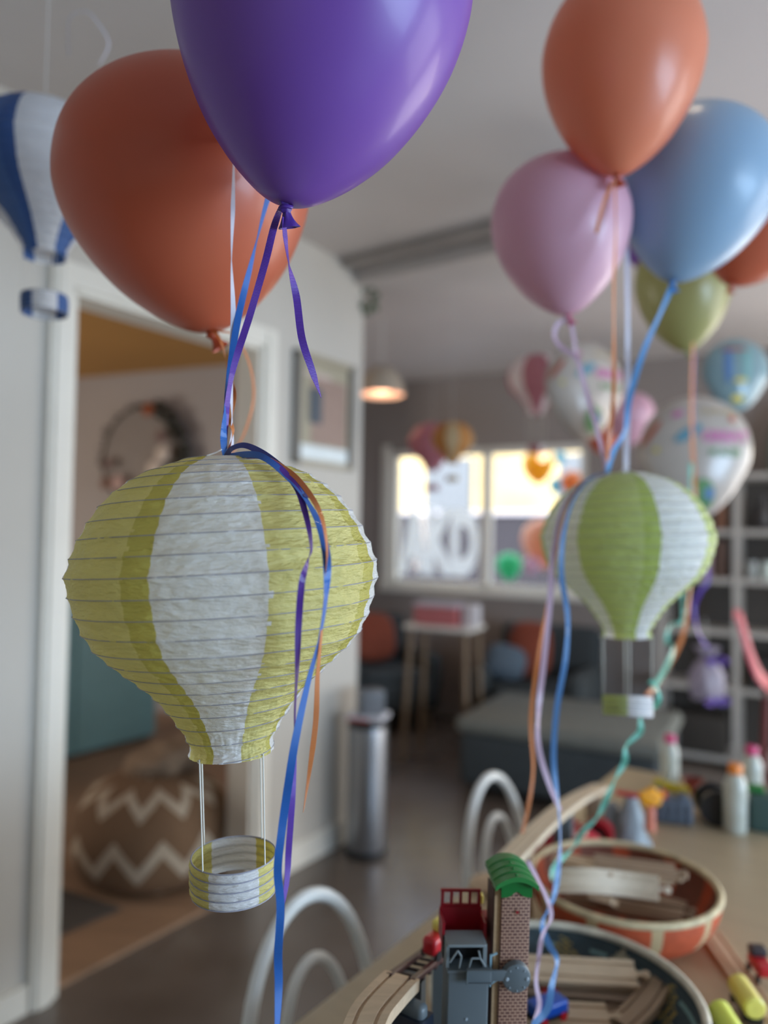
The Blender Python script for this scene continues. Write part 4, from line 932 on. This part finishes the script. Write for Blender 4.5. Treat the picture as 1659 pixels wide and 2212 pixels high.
# dark vehicle, green box
tr = thing('toy_tractor', 'black and dark green toy tractor behind the orange-capped bottle', 'toy vehicle', onT(1565, 1775), -.2)
mb = MB(); mb.box((0.02, 0, .045), (.075, .04, .04), bev=.008); mb.build('tractor_body', mat('dark_green_plastic', '#24443a', .4), tr)
for (x, r) in ((-.025, .044), (.045, .03)):
    for sy in (-1, 1):
        mb = MB(); wheel(mb, (x, sy*.034, r), r, .022); mb.build('wheel', M_black, tr)
gbx = thing('toy_crate', 'dark green toy crate with a bright green lid piece at the right edge', 'toy', onT(1652, 1792), -.4)
mb = MB(); mb.box((0, 0, .045), (.07, .06, .09), bev=.006); mb.build('crate_body', mat('slate_green_plastic', '#3c5450', .5), gbx); mb = MB(); mb.box((-.02, .01, .098), (.04, .03, .016), bev=.004); mb.build('crate_lid', M_gpl, gbx)
# low cup with dark red content near far corner bottle
rd = MB(); rd.lathe([(.001, 0), (.022, 0), (.028, .04), (.026, .04), (.02, .004), (.001, .004)], 30); o = rd.build('toy_cup', mat('brick_red_plastic', '#7e2e22', .5), None); o.location = onT(1498, 1712)
tag(o, 'small brick red toy cup on the table, beside the far left bottle', 'cup')
# yellow tank train at the lower right
ty = math.radians(90-ANG-3)
for k, (px, py, m, lab) in enumerate(((1612, 2160, M_yel, 'yellow toy tank wagon behind the red engine at the lower right'), (1572, 2222, M_lyel, 'lemon toy tank wagon nearest the bottom right corner'))):
    c = onT(px, py, .030); t = thing('tank_wagon', lab, 'toy train', (c.x, c.y, TZ+.012), ty, group='yellow tank wagons')
    mb = MB(); mb.lathe([(.001, -.033), (.013, -.033), (.0165, -.030), (.0165, .030), (.013, .033), (.001, .033)], 32, c=(0, 0, .024), rot=Ry(PI/2)); mb.build('tank', m, t)
    mb = MB(); mb.box((0, 0, .006), (.07, .02, .005)); mb.build('chassis', M_black, t)
    for sx in (-1, 1):
        for sy in (-1, 1):
            mb = MB(); wheel(mb, (sx*.022, sy*.012, .006), .006, .004); mb.build('wheel', M_black, t)
c = onT(1644, 2100, .02); t = thing('toy_engine', 'red and black toy engine pulling the yellow tank wagons, at the right edge', 'toy train', (c.x, c.y, TZ+.012), ty)
mb = MB(); mb.box((0, 0, .020), (.050, .028, .020), bev=.006); mb.build('engine_body', M_red, t)
mb = MB(); mb.box((.014, 0, .036), (.020, .026, .014), bev=.003); mb.build('cab', mat('dark_grey_plastic', '#3a3336', .4), t)
for sx in (-1, 1):
    for sy in (-1, 1):
        mb = MB(); wheel(mb, (sx*.018, sy*.013, .006), .006, .004); mb.build('wheel', M_black, t)
c1 = onT(1636, 2172); track('long wooden track under the yellow tank wagons', Vector((c1.x, c1.y, TZ+.006)), ty, .40, 0, M_beech)

# ------------------------------------------------------------------ lounge area
M_char = mat('charcoal_fabric', '#3b4143', .9, bump=.3, bscale=150, var=.1, nscale=30); M_otto = mat('grey_felt', '#70726b', .9, bump=.2, bscale=150); M_rust = mat('rust_fabric', '#83402c', .9, bump=.3, bscale=120)
M_navy = mat('slate_blue_fabric', '#566572', .9); M_oak = wood('light_oak', '#857058', 1.5)
oc = PZ(1235, 1545, .42); oc.z = 0
ot = thing('ottoman', 'large square charcoal ottoman with a paler grey top, in the lounge', 'ottoman', oc, -WA)
mb = MB(); mb.box((0, 0, .20), (1.08, .84, .30), bev=.05); mb.build('ottoman_base', M_char, ot)
mb = MB(); mb.box((0, 0, .385), (1.12, .87, .09), bev=.042); mb.build('top_cushion', M_otto, ot)
for sx in (-1, 1):
    for sy in (-1, 1):
        mb = MB(); mb.tube([(sx*.42, sy*.38, .06), (sx*.42, sy*.38, 0)], .02, 12); mb.build('leg', M_black, ot)
def armchair(label, c, yaw, cushion_m, group='charcoal armchairs by the far window', s=1.0):
    t = thing('armchair', label, 'armchair', c, yaw, group=group)
    mb = MB(); mb.box((0, 0, .26), (.74, .70, .22), bev=.05); mb.build('seat_base', M_char, t)
    mb = MB(); mb.box((0, -.03, .40), (.52, .58, .11), bev=.05); mb.build('seat_cushion', M_char, t)
    mb = MB(); mb.box((0, .29, .56), (.74, .16, .50), Rx(-.12), bev=.07); mb.build('backrest', M_char, t)
    for sx in (-1, 1):
        mb = MB(); mb.box((sx*.33, -.02, .42), (.12, .66, .28), bev=.05); mb.build('armrest', M_char, t)
        for sy in (-1, 1):
            mb = MB(); mb.tube([(sx*.28, sy*.26, .16), (sx*.31, sy*.29, 0)], .018, 10); mb.build('leg', M_oak, t)
    return t
def cushion(label, c, rot, w, h, m):
    rr = []; n = 40
    for k in range(11):
        q = -1+2*k/10; sc = math.sqrt(max(0.0001, 1-q*q))
        ring = []
        for j in range(n):
            a = 2*PI*j/n; ca, sa = math.cos(a), math.sin(a); e = (abs(ca)**3.2+abs(sa)**3.2)**(-1/3.2)
            ring.append(Vector((w/2*e*ca*(.25+.75*sc if abs(q) > .98 else .45+.55*sc), q*.065, h/2*e*sa*(.25+.75*sc if abs(q) > .98 else .45+.55*sc))))
        rr.append(ring)
    mb = MB(); mb.rings(rr, True, True); o = mb.build('cushion', m, None, True, angle=180); o.location = c; o.rotation_euler = rot
    return tag(o, label, 'cushion', 'cushions on the armchairs')
ac1 = PZ(790, 1500, .0); ac1 = Vector((-.03, 5.72, 0))
armchair('charcoal armchair with a rust cushion, left, behind the wall corner', ac1, math.radians(25), M_rust)
cushion('rust red cushion on the left armchair behind the wall corner', ac1+Vector((-.05, .04, .66)), (-.3, 0, .45), .40, .38, M_rust)
ac2 = Vector((1.10, 5.21, 0))
armchair('charcoal armchair under the right part of the far window', ac2, -WA, M_rust)
cushion('rust red cushion on the right armchair under the window', ac2+Vector((-.06, .02, .66)), (-.3, 0, -.35), .30, .40, M_rust)
cushion('slate blue cushion on the right armchair under the window', ac2+Vector((-.24, -.04, .58)), (-.3, .2, -.2), .28, .24, M_navy)
st = thing('side_table', 'white-topped side table on pale wooden legs below the far window', 'table', P(960, 1345, 4.85)*1.0, -WA)
st.location.z = 0
mb = MB(); mb.box((0, 0, .855), (.46, .30, .03), bev=.01); mb.build('tabletop', M_white_pl, st)
for sx in (-1, 1):
    for sy in (-1, 1):
        mb = MB(); mb.tube([(sx*.19, sy*.11, .84), (sx*.22, sy*.14, 0)], .018, 10); mb.build('leg', M_oak, st)
px_ = P(960, 1345, 4.85)
bx = thing('gift_box', 'pink and red striped box on the white side table under the far window', 'box', (px_.x-.03, px_.y, .870), -WA)
mb = MB(); mb.box((0, 0, .06), (.30, .16, .12), bev=.004); mb.build('box_body', mat('dusty_pink_card', '#b0666a', .6), bx)
mb = MB(); mb.box((0, 0, .132), (.31, .17, .025), bev=.004); mb.build('box_lid', mat('pale_lilac_card', '#b9b4c2', .6), bx)
wb = MB(); wb.box((0, 0, .07), (.09, .10, .14), bev=.005); o = wb.build('carton', mat('white_card', '#cfcfd6', .5), None); o.location = Vector((px_.x, px_.y, .870))+WD*.19; o.rotation_euler = (0, 0, -WA)
tag(o, 'small white carton beside the pink box on the white side table', 'box')
# stainless bin by the wall corner
bc = PZ(790, 1842, 0)
bn = thing('waste_bin', 'slim stainless steel bin standing on the floor past the wall corner', 'bin', bc, .2)
mb = MB(); mb.lathe([(.001, .02), (.088, .02), (.09, .03), (.09, .56), (.086, .575), (.001, .575)], 48); mb.build('bin_body', mat('brushed_steel', '#9a9ca0', .32, metal=.8, var=.06, stretch=(30, 30, .5)), bn)
mb = MB(); mb.lathe([(.001, 0), (.094, 0), (.094, .03), (.001, .03)], 48); mb.build('bin_base', M_black, bn)
mb = MB(); mb.lathe([(.001, .575), (.092, .575), (.092, .60), (.08, .607), (.001, .607)], 48); mb.build('bin_lid', M_black, bn)
tx = thing('snack_box', 'white and red paper tray lying on the steel bin', 'tray', bc+Vector((0, 0, .607)), -.3)
mb = MB(); mb.box((0, 0, .012), (.17, .15, .024), bev=.005); mb.build('tray_body', mat('white_card', '#cfcfd6', .5), tx); mb = MB(); mb.box((-.02, -.078, .008), (.10, .003, .01)); mb.build('red_band', mat('red_print', '#c05a50', .5), tx)
cb_ = MB(); cb_.box((0, 0, .055), (.11, .10, .11), bev=.006); o = cb_.build('clear_box', mat('grey_clear_plastic', '#8c9096', .25, trans=.4), None); o.location = bc+Vector((.01, 0, .631)); o.rotation_euler = (0, 0, .3)
tag(o, 'small grey see-through box stacked on the paper tray above the bin', 'box')
# pendant lamp
pl = P(824, 852, 4.45)
pd = thing('pendant_lamp', 'white dome pendant lamp glowing peach underneath, by the wall corner', 'lamp', pl)
mb = MB(); pr = [(.001, .175), (.02, .175), (.05, .165), (.09, .135), (.122, .085), (.138, .03), (.142, 0)]
mb.lathe(pr+[(r-.004, z-.003) for r, z in reversed(pr)][:-1], 56); mb.build('lamp_shade', mat('cream_enamel', '#b5a896', .4), pd)
mb = MB(); mb.lathe([(.137, .004), (.10, .012), (.001, .014)], 48); mb.build('diffuser', mat('peach_diffuser', '#ffc4a4', .6, emit=1.0, trans=.4), pd)
mb = MB(); mb.tube([(0, 0, .17), (0, 0, H-pl.z)], .003, 8); mb.build('cord', M_white_pl, pd)
li = bpy.data.lights.new('pendant_bulb', 'POINT'); li.energy = 1.5; li.color = (1, .75, .55); li.shadow_soft_size = .04; lo = bpy.data.objects.new('pendant_bulb', li); COL.objects.link(lo); lo.location = pl+Vector((0, 0, -.03))
# ceiling downlight above the balloons (just outside the frame)
dl = thing('downlight', 'small round ceiling downlight above the balloons', 'lamp', Vector((.55, 1.35, H-.012)))
mb = MB(); mb.lathe([(.055, 0), (.06, .002), (.06, .012), (.001, .012)], 32); mb.build('housing', M_white_pl, dl)
mb = MB(); mb.lathe([(.001, .006), (.05, .006), (.052, .001)], 32); mb.build('bulb_face', mat('warm_bulb', '#ffe6c8', .5, emit=18), dl)
# wall picture on the short wall
pc = bpy.data.objects.new('framed_picture', None); COL.objects.link(pc)
tag(pc, 'tall framed picture with a dark figure on the short white wall', 'picture')
def wallpt(px, py):
    # intersection of the pixel ray with the left wall plane, returned as s,z
    d = FW + CR*((px-829.5)/F) + CU*((1106-py)/F); k = (TL)/d.dot(B); p = CAM+d*k; return p.dot(A), p.z
(sa, za), (sb, zb) = wallpt(628, 1000), wallpt(760, 795)
ztp = wallpt(628, 752)[1]
pc.location = RM((sa+sb)/2, TL, za)
wq, hq = abs(sb-sa), ztp-za
Mq = Matrix(((A.x, -B.x, 0), (A.y, -B.y, 0), (0, 0, 1)))   # local x along the wall, local -y into the room
mb = MB()
for x in (-wq/2+.018, wq/2-.018):
    mb = MB(); mb.box(Mq @ Vector((x, -.012, hq/2)), (.024, .036, hq), ROOM); mb.build('side_moulding', mat('pewter_paint', '#6f6c66', .5), pc, False)
mb = MB()
for z in (.012, hq-.012): mb.box(Mq @ Vector((0, -.012, z)), (.024, wq, .024), ROOM)
mb.build('frame_rail', mat('sand_paint', '#a89e88', .5), pc, False)
mb = MB(); mb.box(Mq @ Vector((0, -.006, hq/2)), (.010, wq-.06, hq-.04), ROOM); mb.build('mat_board', mat('sand_mount', '#a8a08a', .6), pc, False)
def flat(nm, m, x0, x1, z0, z1, y=-.013):
    mb = MB(); mb.box(Mq @ Vector(((x0+x1)/2, y, (z0+z1)/2)), (.002, x1-x0, z1-z0), ROOM); mb.build(nm, m, pc, False)
flat('picture_print', mat('dusty_rose_print', '#9c8478', .5), -wq*.22, wq*.36, hq*.2, hq*.80)
flat('printed_figure', mat('ink_blue_print', '#4c5660', .5), -wq*.26, -wq*.06, hq*.38, hq*.70, -.015)
flat('painted_reflection', mat('pale_reflection_paint', '#dfe9ea', .4), -wq*.40, wq*.40, hq*.04, hq*.18)  # bright reflection low in the glass, painted as a pale band
flat('printed_cloud', mat('pale_rose_print', '#c6b6ac', .5), -wq*.34, wq*.10, hq*.80, hq*.84)
# little green sprig fixed at the top of the wall corner
sg = thing('hanging_plant', 'tiny trailing green plant high on the wall corner under the beam', 'plant', RM(2.9, TL+.02, P(800, 650, 3.62).z))
mb = MB(); mb.tube([(0, 0, .10), (.01, 0, .03), (.03, -.01, -.04)], .003, 6); mb.build('stem', mat('stem_green', '#59684a', .7), sg)
mb = MB()
for k in range(16): mb.ball((random.uniform(-.03, .06), random.uniform(-.03, .03), random.uniform(-.06, .09)), .014, 1, .5, 1.3, 8)
mb.build('leaves', mat('muted_leaf', '#62705a', .7), sg)

# ------------------------------------------------------------------ bookcase and neighbours
bcx = Vector((0, 0, 0)); 
BA = math.radians(30); BD = Vector((math.cos(BA), -math.sin(BA), 0))
b_org = PZ(1416, 1640, .0)
bk = thing('bookcase', 'tall open white metal bookcase with shelves at the right of the lounge', 'bookcase', b_org, -BA)
zs = [.06, .50, .86, 1.19, 1.50, 1.86]
ux = [0.02, .48, .94, 1.40]
M_shelf = mat('greige_metal', '#b5b0a8', .5)
for z in zs:
    mb = MB(); mb.box((.71, .17, z), (1.42, .32, .035)); mb.build('shelf', M_shelf, bk, False)
for x in ux:
    for y in (.02, .32):
        mb = MB(); mb.box((x, y, .95), (.04, .03, 1.90)); mb.build('upright', M_shelf, bk, False)
mb = MB(); mb.box((.71, .335, .95), (1.42, .01, 1.85)); mb.build('back_panel', mat('dark_taupe_panel', '#4a443e', .7), bk, False)
def on_shelf(x, k, y=.14): 
    q = Rz(-BA) @ Vector((x, y, zs[k]+.0175)); return b_org+q
def simple(name, label, cat, loc, mbf, m, rotz=0, group=None):
    mb = MB(); mbf(mb); o = mb.build(name, m, None); o.location = loc; o.rotation_euler = (0, 0, rotz); return tag(o, label, cat, group)
simple('book', 'tall pale pink book standing on the middle shelf behind the lime lantern', 'book', on_shelf(.30, 3), lambda m: m.box((0, 0, .13), (.06, .16, .26), bev=.004), mat('pale_pink_cover', '#b89aa0', .6), -BA, 'books on the bookcase')
simple('book', 'brown book standing beside the pale pink one on the middle shelf', 'book', on_shelf(.38, 3), lambda m: m.box((0, 0, .12), (.05, .16, .24), bev=.004), mat('brown_cover', '#6b5246', .6), -BA, 'books on the bookcase')
simple('book', 'small terracotta book on the shelf above the pale pink one', 'book', on_shelf(.38, 4), lambda m: m.box((0, 0, .09), (.05, .14, .18), bev=.004), mat('terracotta_cover', '#8c6048', .6), -BA, 'books on the bookcase')
def mug(m): m.lathe([(.001, 0), (.032, 0), (.036, .01), (.036, .11), (.033, .11), (.032, .01), (.001, .008)], 32)
simple('mug', 'left of two pale mugs on the middle shelf at the right edge', 'mug', on_shelf(.56, 3, .10), mug, mat('grey_glaze', '#a8aba6', .3), 0, 'mugs on the bookcase')
simple('mug', 'right and paler of two mugs on the middle shelf at the right edge', 'mug', on_shelf(.65, 3, .10), mug, mat('pale_mint_glaze', '#ccd8d0', .3), 0, 'mugs on the bookcase')
simple('vase', 'dark narrow vase on the upper shelf of the bookcase at right', 'vase', on_shelf(.62, 4), lambda m: m.lathe([(.001, 0), (.03, 0), (.05, .06), (.035, .15), (.02, .2), (.025, .22), (.001, .22)], 32), mat('dark_glaze', '#3e3a38', .4))
simple('basket_box', 'dark woven storage box on the lowest shelf of the bookcase', 'box', on_shelf(.25, 0), lambda m: m.box((0, 0, .12), (.34, .26, .24), bev=.02), mat('dark_wicker', '#3a352f', .8, bump=.5), -BA, 'storage boxes on the bookcase')
simple('basket_box', 'dark storage box on the second lowest shelf at the right of the bookcase', 'box', on_shelf(.72, 1), lambda m: m.box((0, 0, .10), (.34, .26, .20), bev=.02), mat('charcoal_wicker', '#34322f', .8, bump=.5), -BA, 'storage boxes on the bookcase')
# white shelf frame behind the pink ribbon (vertical white post left of lantern strings)
fl = thing('clothes_rail', 'white metal frame standing beside the right armchair, behind the ribbons', 'frame', PZ(1262, 1560, 0), -BA)
for x in (0.0, .30):
    mb = MB(); mb.tube([(x, 0, 0), (x, 0, 1.12)], .02, 12); mb.build('post', M_shelf, fl)
mb = MB(); mb.tube([(0, 0, 1.10), (.30, 0, 1.10)], .016, 10); mb.build('top_bar', M_shelf, fl)
mb = MB(); mb.tube([(0, 0, .28), (.30, 0, .28)], .016, 10); mb.build('lower_bar', M_shelf, fl)
# arched mirror above the bookcase
mr = thing('arched_mirror', 'dark-framed arched mirror on top of the bookcase at the right edge', 'mirror', on_shelf(.98, 5, .20), -BA)
po, pi_ = archp(.34, .52, 24), archp(.31, .49, 24)
mb = MB()
for q in range(len(po)-1): mb.prism([po[q], po[q+1], pi_[q+1], pi_[q]], -.02, .02)
mb.build('mirror_frame', mat('dark_olive_metal', '#4c4c40', .4), mr)
mb = MB(); mb.prism(pi_, .0, .008); mb.build('mirror_glass', mat('mirror_silver', '#a8a59c', .12, metal=.9), mr)
# gift bag with purple bows
gl = P(1527, 1455, 3.9)
gp = thing('gift_bag', 'clear white gift bag with purple bows hanging at the bookcase', 'bag', Vector((gl.x, gl.y, gl.z-.13)), .2)
mb = MB(); mb.lathe([(.001, 0), (.075, .0), (.09, .05), (.085, .13), (.045, .19), (.02, .21), (.06, .27), (.001, .25)], 40, fn=lambda i, a: .008*math.sin(a*6+i)*(1 if i else 0)); mb.build('bag_film', mat('milky_film', '#b9b2c0', .35, trans=.4), gp)
for z, r in ((.205, .03), (.0, .035)):
    mb = MB()
    for sx in (-1, 1): mb.tube([(0, -.07 if z < .1 else -.02, z), (sx*r, -.09, z+.02), (sx*r*2, -.09, z), (sx*r, -.08, z-.015), (0, -.07 if z < .1 else -.02, z)], .008, 8)
    mb.build('bow', mat('violet_ribbon', '#6a4ab0', .4), gp)
mb = MB(); mb.tube([(0, 0, .25), (0, .02, .42)], .002, 6); mb.build('string', M_white_pl, gp)
# pink moulded chair at the right edge
pk = thing('plastic_chair', 'pink and red moulded plastic chair at the right edge in front of the bookcase', 'chair', Vector((P(1668, 1480, 2.95).x, P(1650, 1480, 2.95).y, 0)), -.47)
zc = P(1650, 1490, 2.95).z
prf = smooth_path([(-.14, zc+.29), (-.125, zc+.27), (-.085, zc+.12), (-.04, zc+.03), (.05, zc-.01), (.20, zc-.01), (.32, zc)], 6)
mb = MB(); rr = []
for (x, z) in prf: rr.append([Vector((x+.0, y, z+.4*y*y)) for y in [-.17+.34*k/8 for k in range(9)]]+[Vector((x+.018, y, z-.012+.4*y*y)) for y in [.17-.34*k/8 for k in range(9)]])
mb.rings(rr, True, True); mb.build('shell', mat('coral_pink_plastic', '#e0707c', .35, coat=.4), pk)
for sx in (-.02, .28):
    for sy in (-.13, .13):
        mb = MB(); mb.tube([(sx, sy, zc-.01), (sx+(-.04 if sx < 0 else .04), sy*1.2, 0)], .013, 10); mb.build('leg', mat('dark_red_metal', '#6e2624', .4), pk)
# ------------------------------------------------------------------ inner room
tc_ = thing('low_cabinet', 'long low teal cabinet in the inner room behind the yellow lantern', 'cabinet', RM(2.42, -4.45, .015), -ANG)
M_teal = mat('teal_paint', '#668c90', .6, var=.05)
mb = MB(); mb.box((0, 0, .50), (.40, 1.85, .94)); mb.build('carcass', M_teal, tc_, False)
for k in range(3):
    mb = MB(); mb.box((.205, -.61+.61*k, .50), (.012, .60, .88), bev=.003); mb.build('door', M_teal, tc_)
mb = MB(); mb.box((0, 0, .02), (.36, 1.8, .04)); mb.build('plinth', M_black, tc_, False)
# patterned pouf
pf = thing('floor_pouf', 'brown floor pouf with a pale zigzag pattern on the inner room floor', 'pouf', PZ(325, 1880, .015), 0)
def poufm():
    m = bpy.data.materials.new('zigzag_cloth'); m.use_nodes = True; N = m.node_tree.nodes; L = m.node_tree.links; b = N['Principled BSDF']
    tc = N.new('ShaderNodeTexCoord'); mp = N.new('ShaderNodeMapping'); L.new(tc.outputs['UV'], mp.inputs[0])
    sp = N.new('ShaderNodeSeparateXYZ'); L.new(mp.outputs[0], sp.inputs[0])
    def mth(op, a, b_=None):
        q = N.new('ShaderNodeMath'); q.operation = op
        for i_, v in enumerate((a, b_)):
            if v is None: continue
            if isinstance(v, (int, float)): q.inputs[i_].default_value = v
            else: L.new(v, q.inputs[i_])
        return q.outputs[0]
    tri = mth('PINGPONG', mth('MULTIPLY', sp.outputs[0], 11.0), .5)
    y = mth('FRACT', mth('ADD', mth('MULTIPLY', sp.outputs[1], 3.6), mth('MULTIPLY', tri, .9)))
    band = mth('LESS_THAN', mth('ABSOLUTE', mth('SUBTRACT', y, .5)), .13)
    mx = N.new('ShaderNodeMix'); mx.data_type = 'RGBA'; L.new(band, mx.inputs[0]); mx.inputs[6].default_value = (*lin('#7a6048'), 1); mx.inputs[7].default_value = (*lin('#bdb09c'), 1)
    L.new(mx.outputs[2], b.inputs['Base Color']); b.inputs['Roughness'].default_value = .9; return m
prp = smooth_path([(.12, 0), (.24, .01), (.30, .07), (.32, .17), (.31, .27), (.26, .35), (.17, .40), (.08, .42), (.002, .425)], 5)
mb = MB(); mb.lathe([(max(r, .001), z) for r, z in prp], 72, fn=lambda i, a: .012*noise.noise(Vector((math.cos(a)*2, math.sin(a)*2, i*.15)))); o = mb.build('pouf_cover', poufm(), pf, angle=180)
ul = o.data.uv_layers.new(name='UVMap')
for lp in o.data.loops:
    vi = lp.vertex_index; j = vi % 72; ul.data[lp.index].uv = (j/72.0, (vi//72)/len(prp))
for p_ in o.data.polygons:
    us = [ul.data[l].uv[0] for l in p_.loop_indices]
    if max(us)-min(us) > .5:
        for l in p_.loop_indices:
            if ul.data[l].uv[0] < .5: ul.data[l].uv = (ul.data[l].uv[0]+1, ul.data[l].uv[1])
cl_ = thing('throw_cushion', 'crumpled pale patterned cushion lying on top of the pouf', 'cushion', PZ(325, 1880, .015)+Vector((.04, .06, .395)), .3)
mb = MB(); mb.ball((0, 0, .06), .17, 1.1, .9, .42, 32, rot=Ry(-.25))
for v in mb.v: v += Vector((0, 0, .03*noise.noise(v*14)))
mb.build('cushion_cover', mat('pale_brown_weave', '#8f7c68', .9, var=.3, nscale=18, bump=.6), cl_, angle=180)
# rug
rg = MB(); pr_ = [PZ(60, 1850, .015), PZ(130, 1925, .015), PZ(262, 1960, .015), PZ(60, 2160, .015)]
rg = MB(); q0 = PZ(262, 1958, .0)
rg.rings([[Vector((p.x, p.y, z)) for p in (PZ(262, 1965, .015), PZ(140, 1925, .015), PZ(-60, 1900, .015), PZ(110, 2030, .015))] for z in (.0155, .022)], True, True)
o = rg.build('rug', mat('dark_grey_rug', '#4c4640', .95, bump=.4), None, False); tag(o, 'dark grey rug on the wooden floor just inside the left opening', 'rug')
# floral hoop
fh_c = P(305, 985, 5.93)
fh = thing('flower_hoop', 'hoop wreath of dark leaves with one orange flower on the inner room wall', 'wreath', fh_c, math.radians(-22.9))
fr_ = .40
mb = MB(); mb.tube([(fr_*math.cos(a), 0, fr_*math.sin(a)) for a in [2*PI*k/64 for k in range(64)]], .012, 8, closed=True); mb.build('hoop', mat('twig_brown', '#5c5248', .8), fh)
mb = MB(); mb.lathe([(.001, 0), (fr_-.01, 0), (fr_-.01, .006), (.001, .006)], 48, c=(0, .02, 0), rot=Rx(PI/2)); mb.build('backing', mat('pale_taupe_board', '#8c847e', .5), fh)
mb = MB(); random.seed(3)
for k in range(150):
    a = random.uniform(-.35, 1.25) if k < 110 else random.uniform(1.25, 3.4); r = fr_+random.uniform(-.05, .07)*(1 if k < 110 else .4)
    M_ = Rz(random.uniform(0, 3)) @ Rx(random.uniform(0, 3)); mb.ball((r*math.cos(a), random.uniform(-.05, .02), r*math.sin(a)), .034 if k < 110 else .022, 1, .25, .55, 8, rot=M_)
mb.build('leaves', mat('dark_foliage', '#34352c', .8, var=.3, nscale=30), fh, angle=180)
def flower(mb, c, r, n=14):
    for k in range(n):
        a = 2*PI*k/n*2.4; q = r*(.25+.6*k/n); mb.ball((c[0]+q*math.cos(a), c[1]-r*.3*(1-k/n), c[2]+q*math.sin(a)), r*.42, 1, .5, 1, 10)
for c, r, m in (((.10, -.05, .36), .05, mat('burnt_orange_petals', '#9c4e22', .7)), ((.27, -.07, -.0), .065, mat('cream_petals', '#d8ccc0', .7)), ((.19, -.07, -.12), .07, mat('cream_petals', '#d8ccc0', .7)), ((-.17, -.07, -.22), .06, mat('blush_petals', '#c8a8a0', .7)), ((-.02, -.07, -.26), .05, mat('blush_petals', '#c8a8a0', .7)), ((-.30, -.06, -.22), .05, mat('brown_petals', '#7c5a4c', .7)), ((.24, -.06, .14), .045, mat('mauve_petals', '#7c605c', .7)), ((-.28, -.06, -.06), .04, mat('mauve_petals', '#7c605c', .7))):
    mb = MB(); flower(mb, c, r); mb.build('flower', m, fh, angle=180)
# console with blooms below the hoop
cn = thing('flower_bush', 'brownish pink dried flower arrangement low on the left of the hoop', 'flowers', P(225, 1105, 5.0)+Vector((0, 0, -.55)))
cn.location.z = .955
mb = MB(); mb.lathe([(.001, 0), (.05, 0), (.07, .08), (.045, .16), (.05, .18), (.001, .17)], 30); mb.build('vase', mat('dark_glaze', '#3e3a38', .4), cn)
mb = MB()
for k in range(60): mb.ball((random.gauss(0, .08), random.gauss(0, .05), .30+random.gauss(0, .07)), .026, 1, 1, 1, 8)
mb.build('blooms', mat('dried_bloom', '#876c64', .8, var=.3, nscale=30), cn, angle=180)
bp_ = RM(2.3, -4.45, .955); cn.location = bp_
# nylon loop at top left
ribbon('thin clear curl of ribbon on the ceiling line above the blue lantern', [(148, 120, 1.38), (150, 40, 1.38), (185, 25, 1.38), (212, 50, 1.37), (235, 95, 1.36), (215, 140, 1.36)], .004, RW, (.9, 1.2, .8, 1.1), n=8)
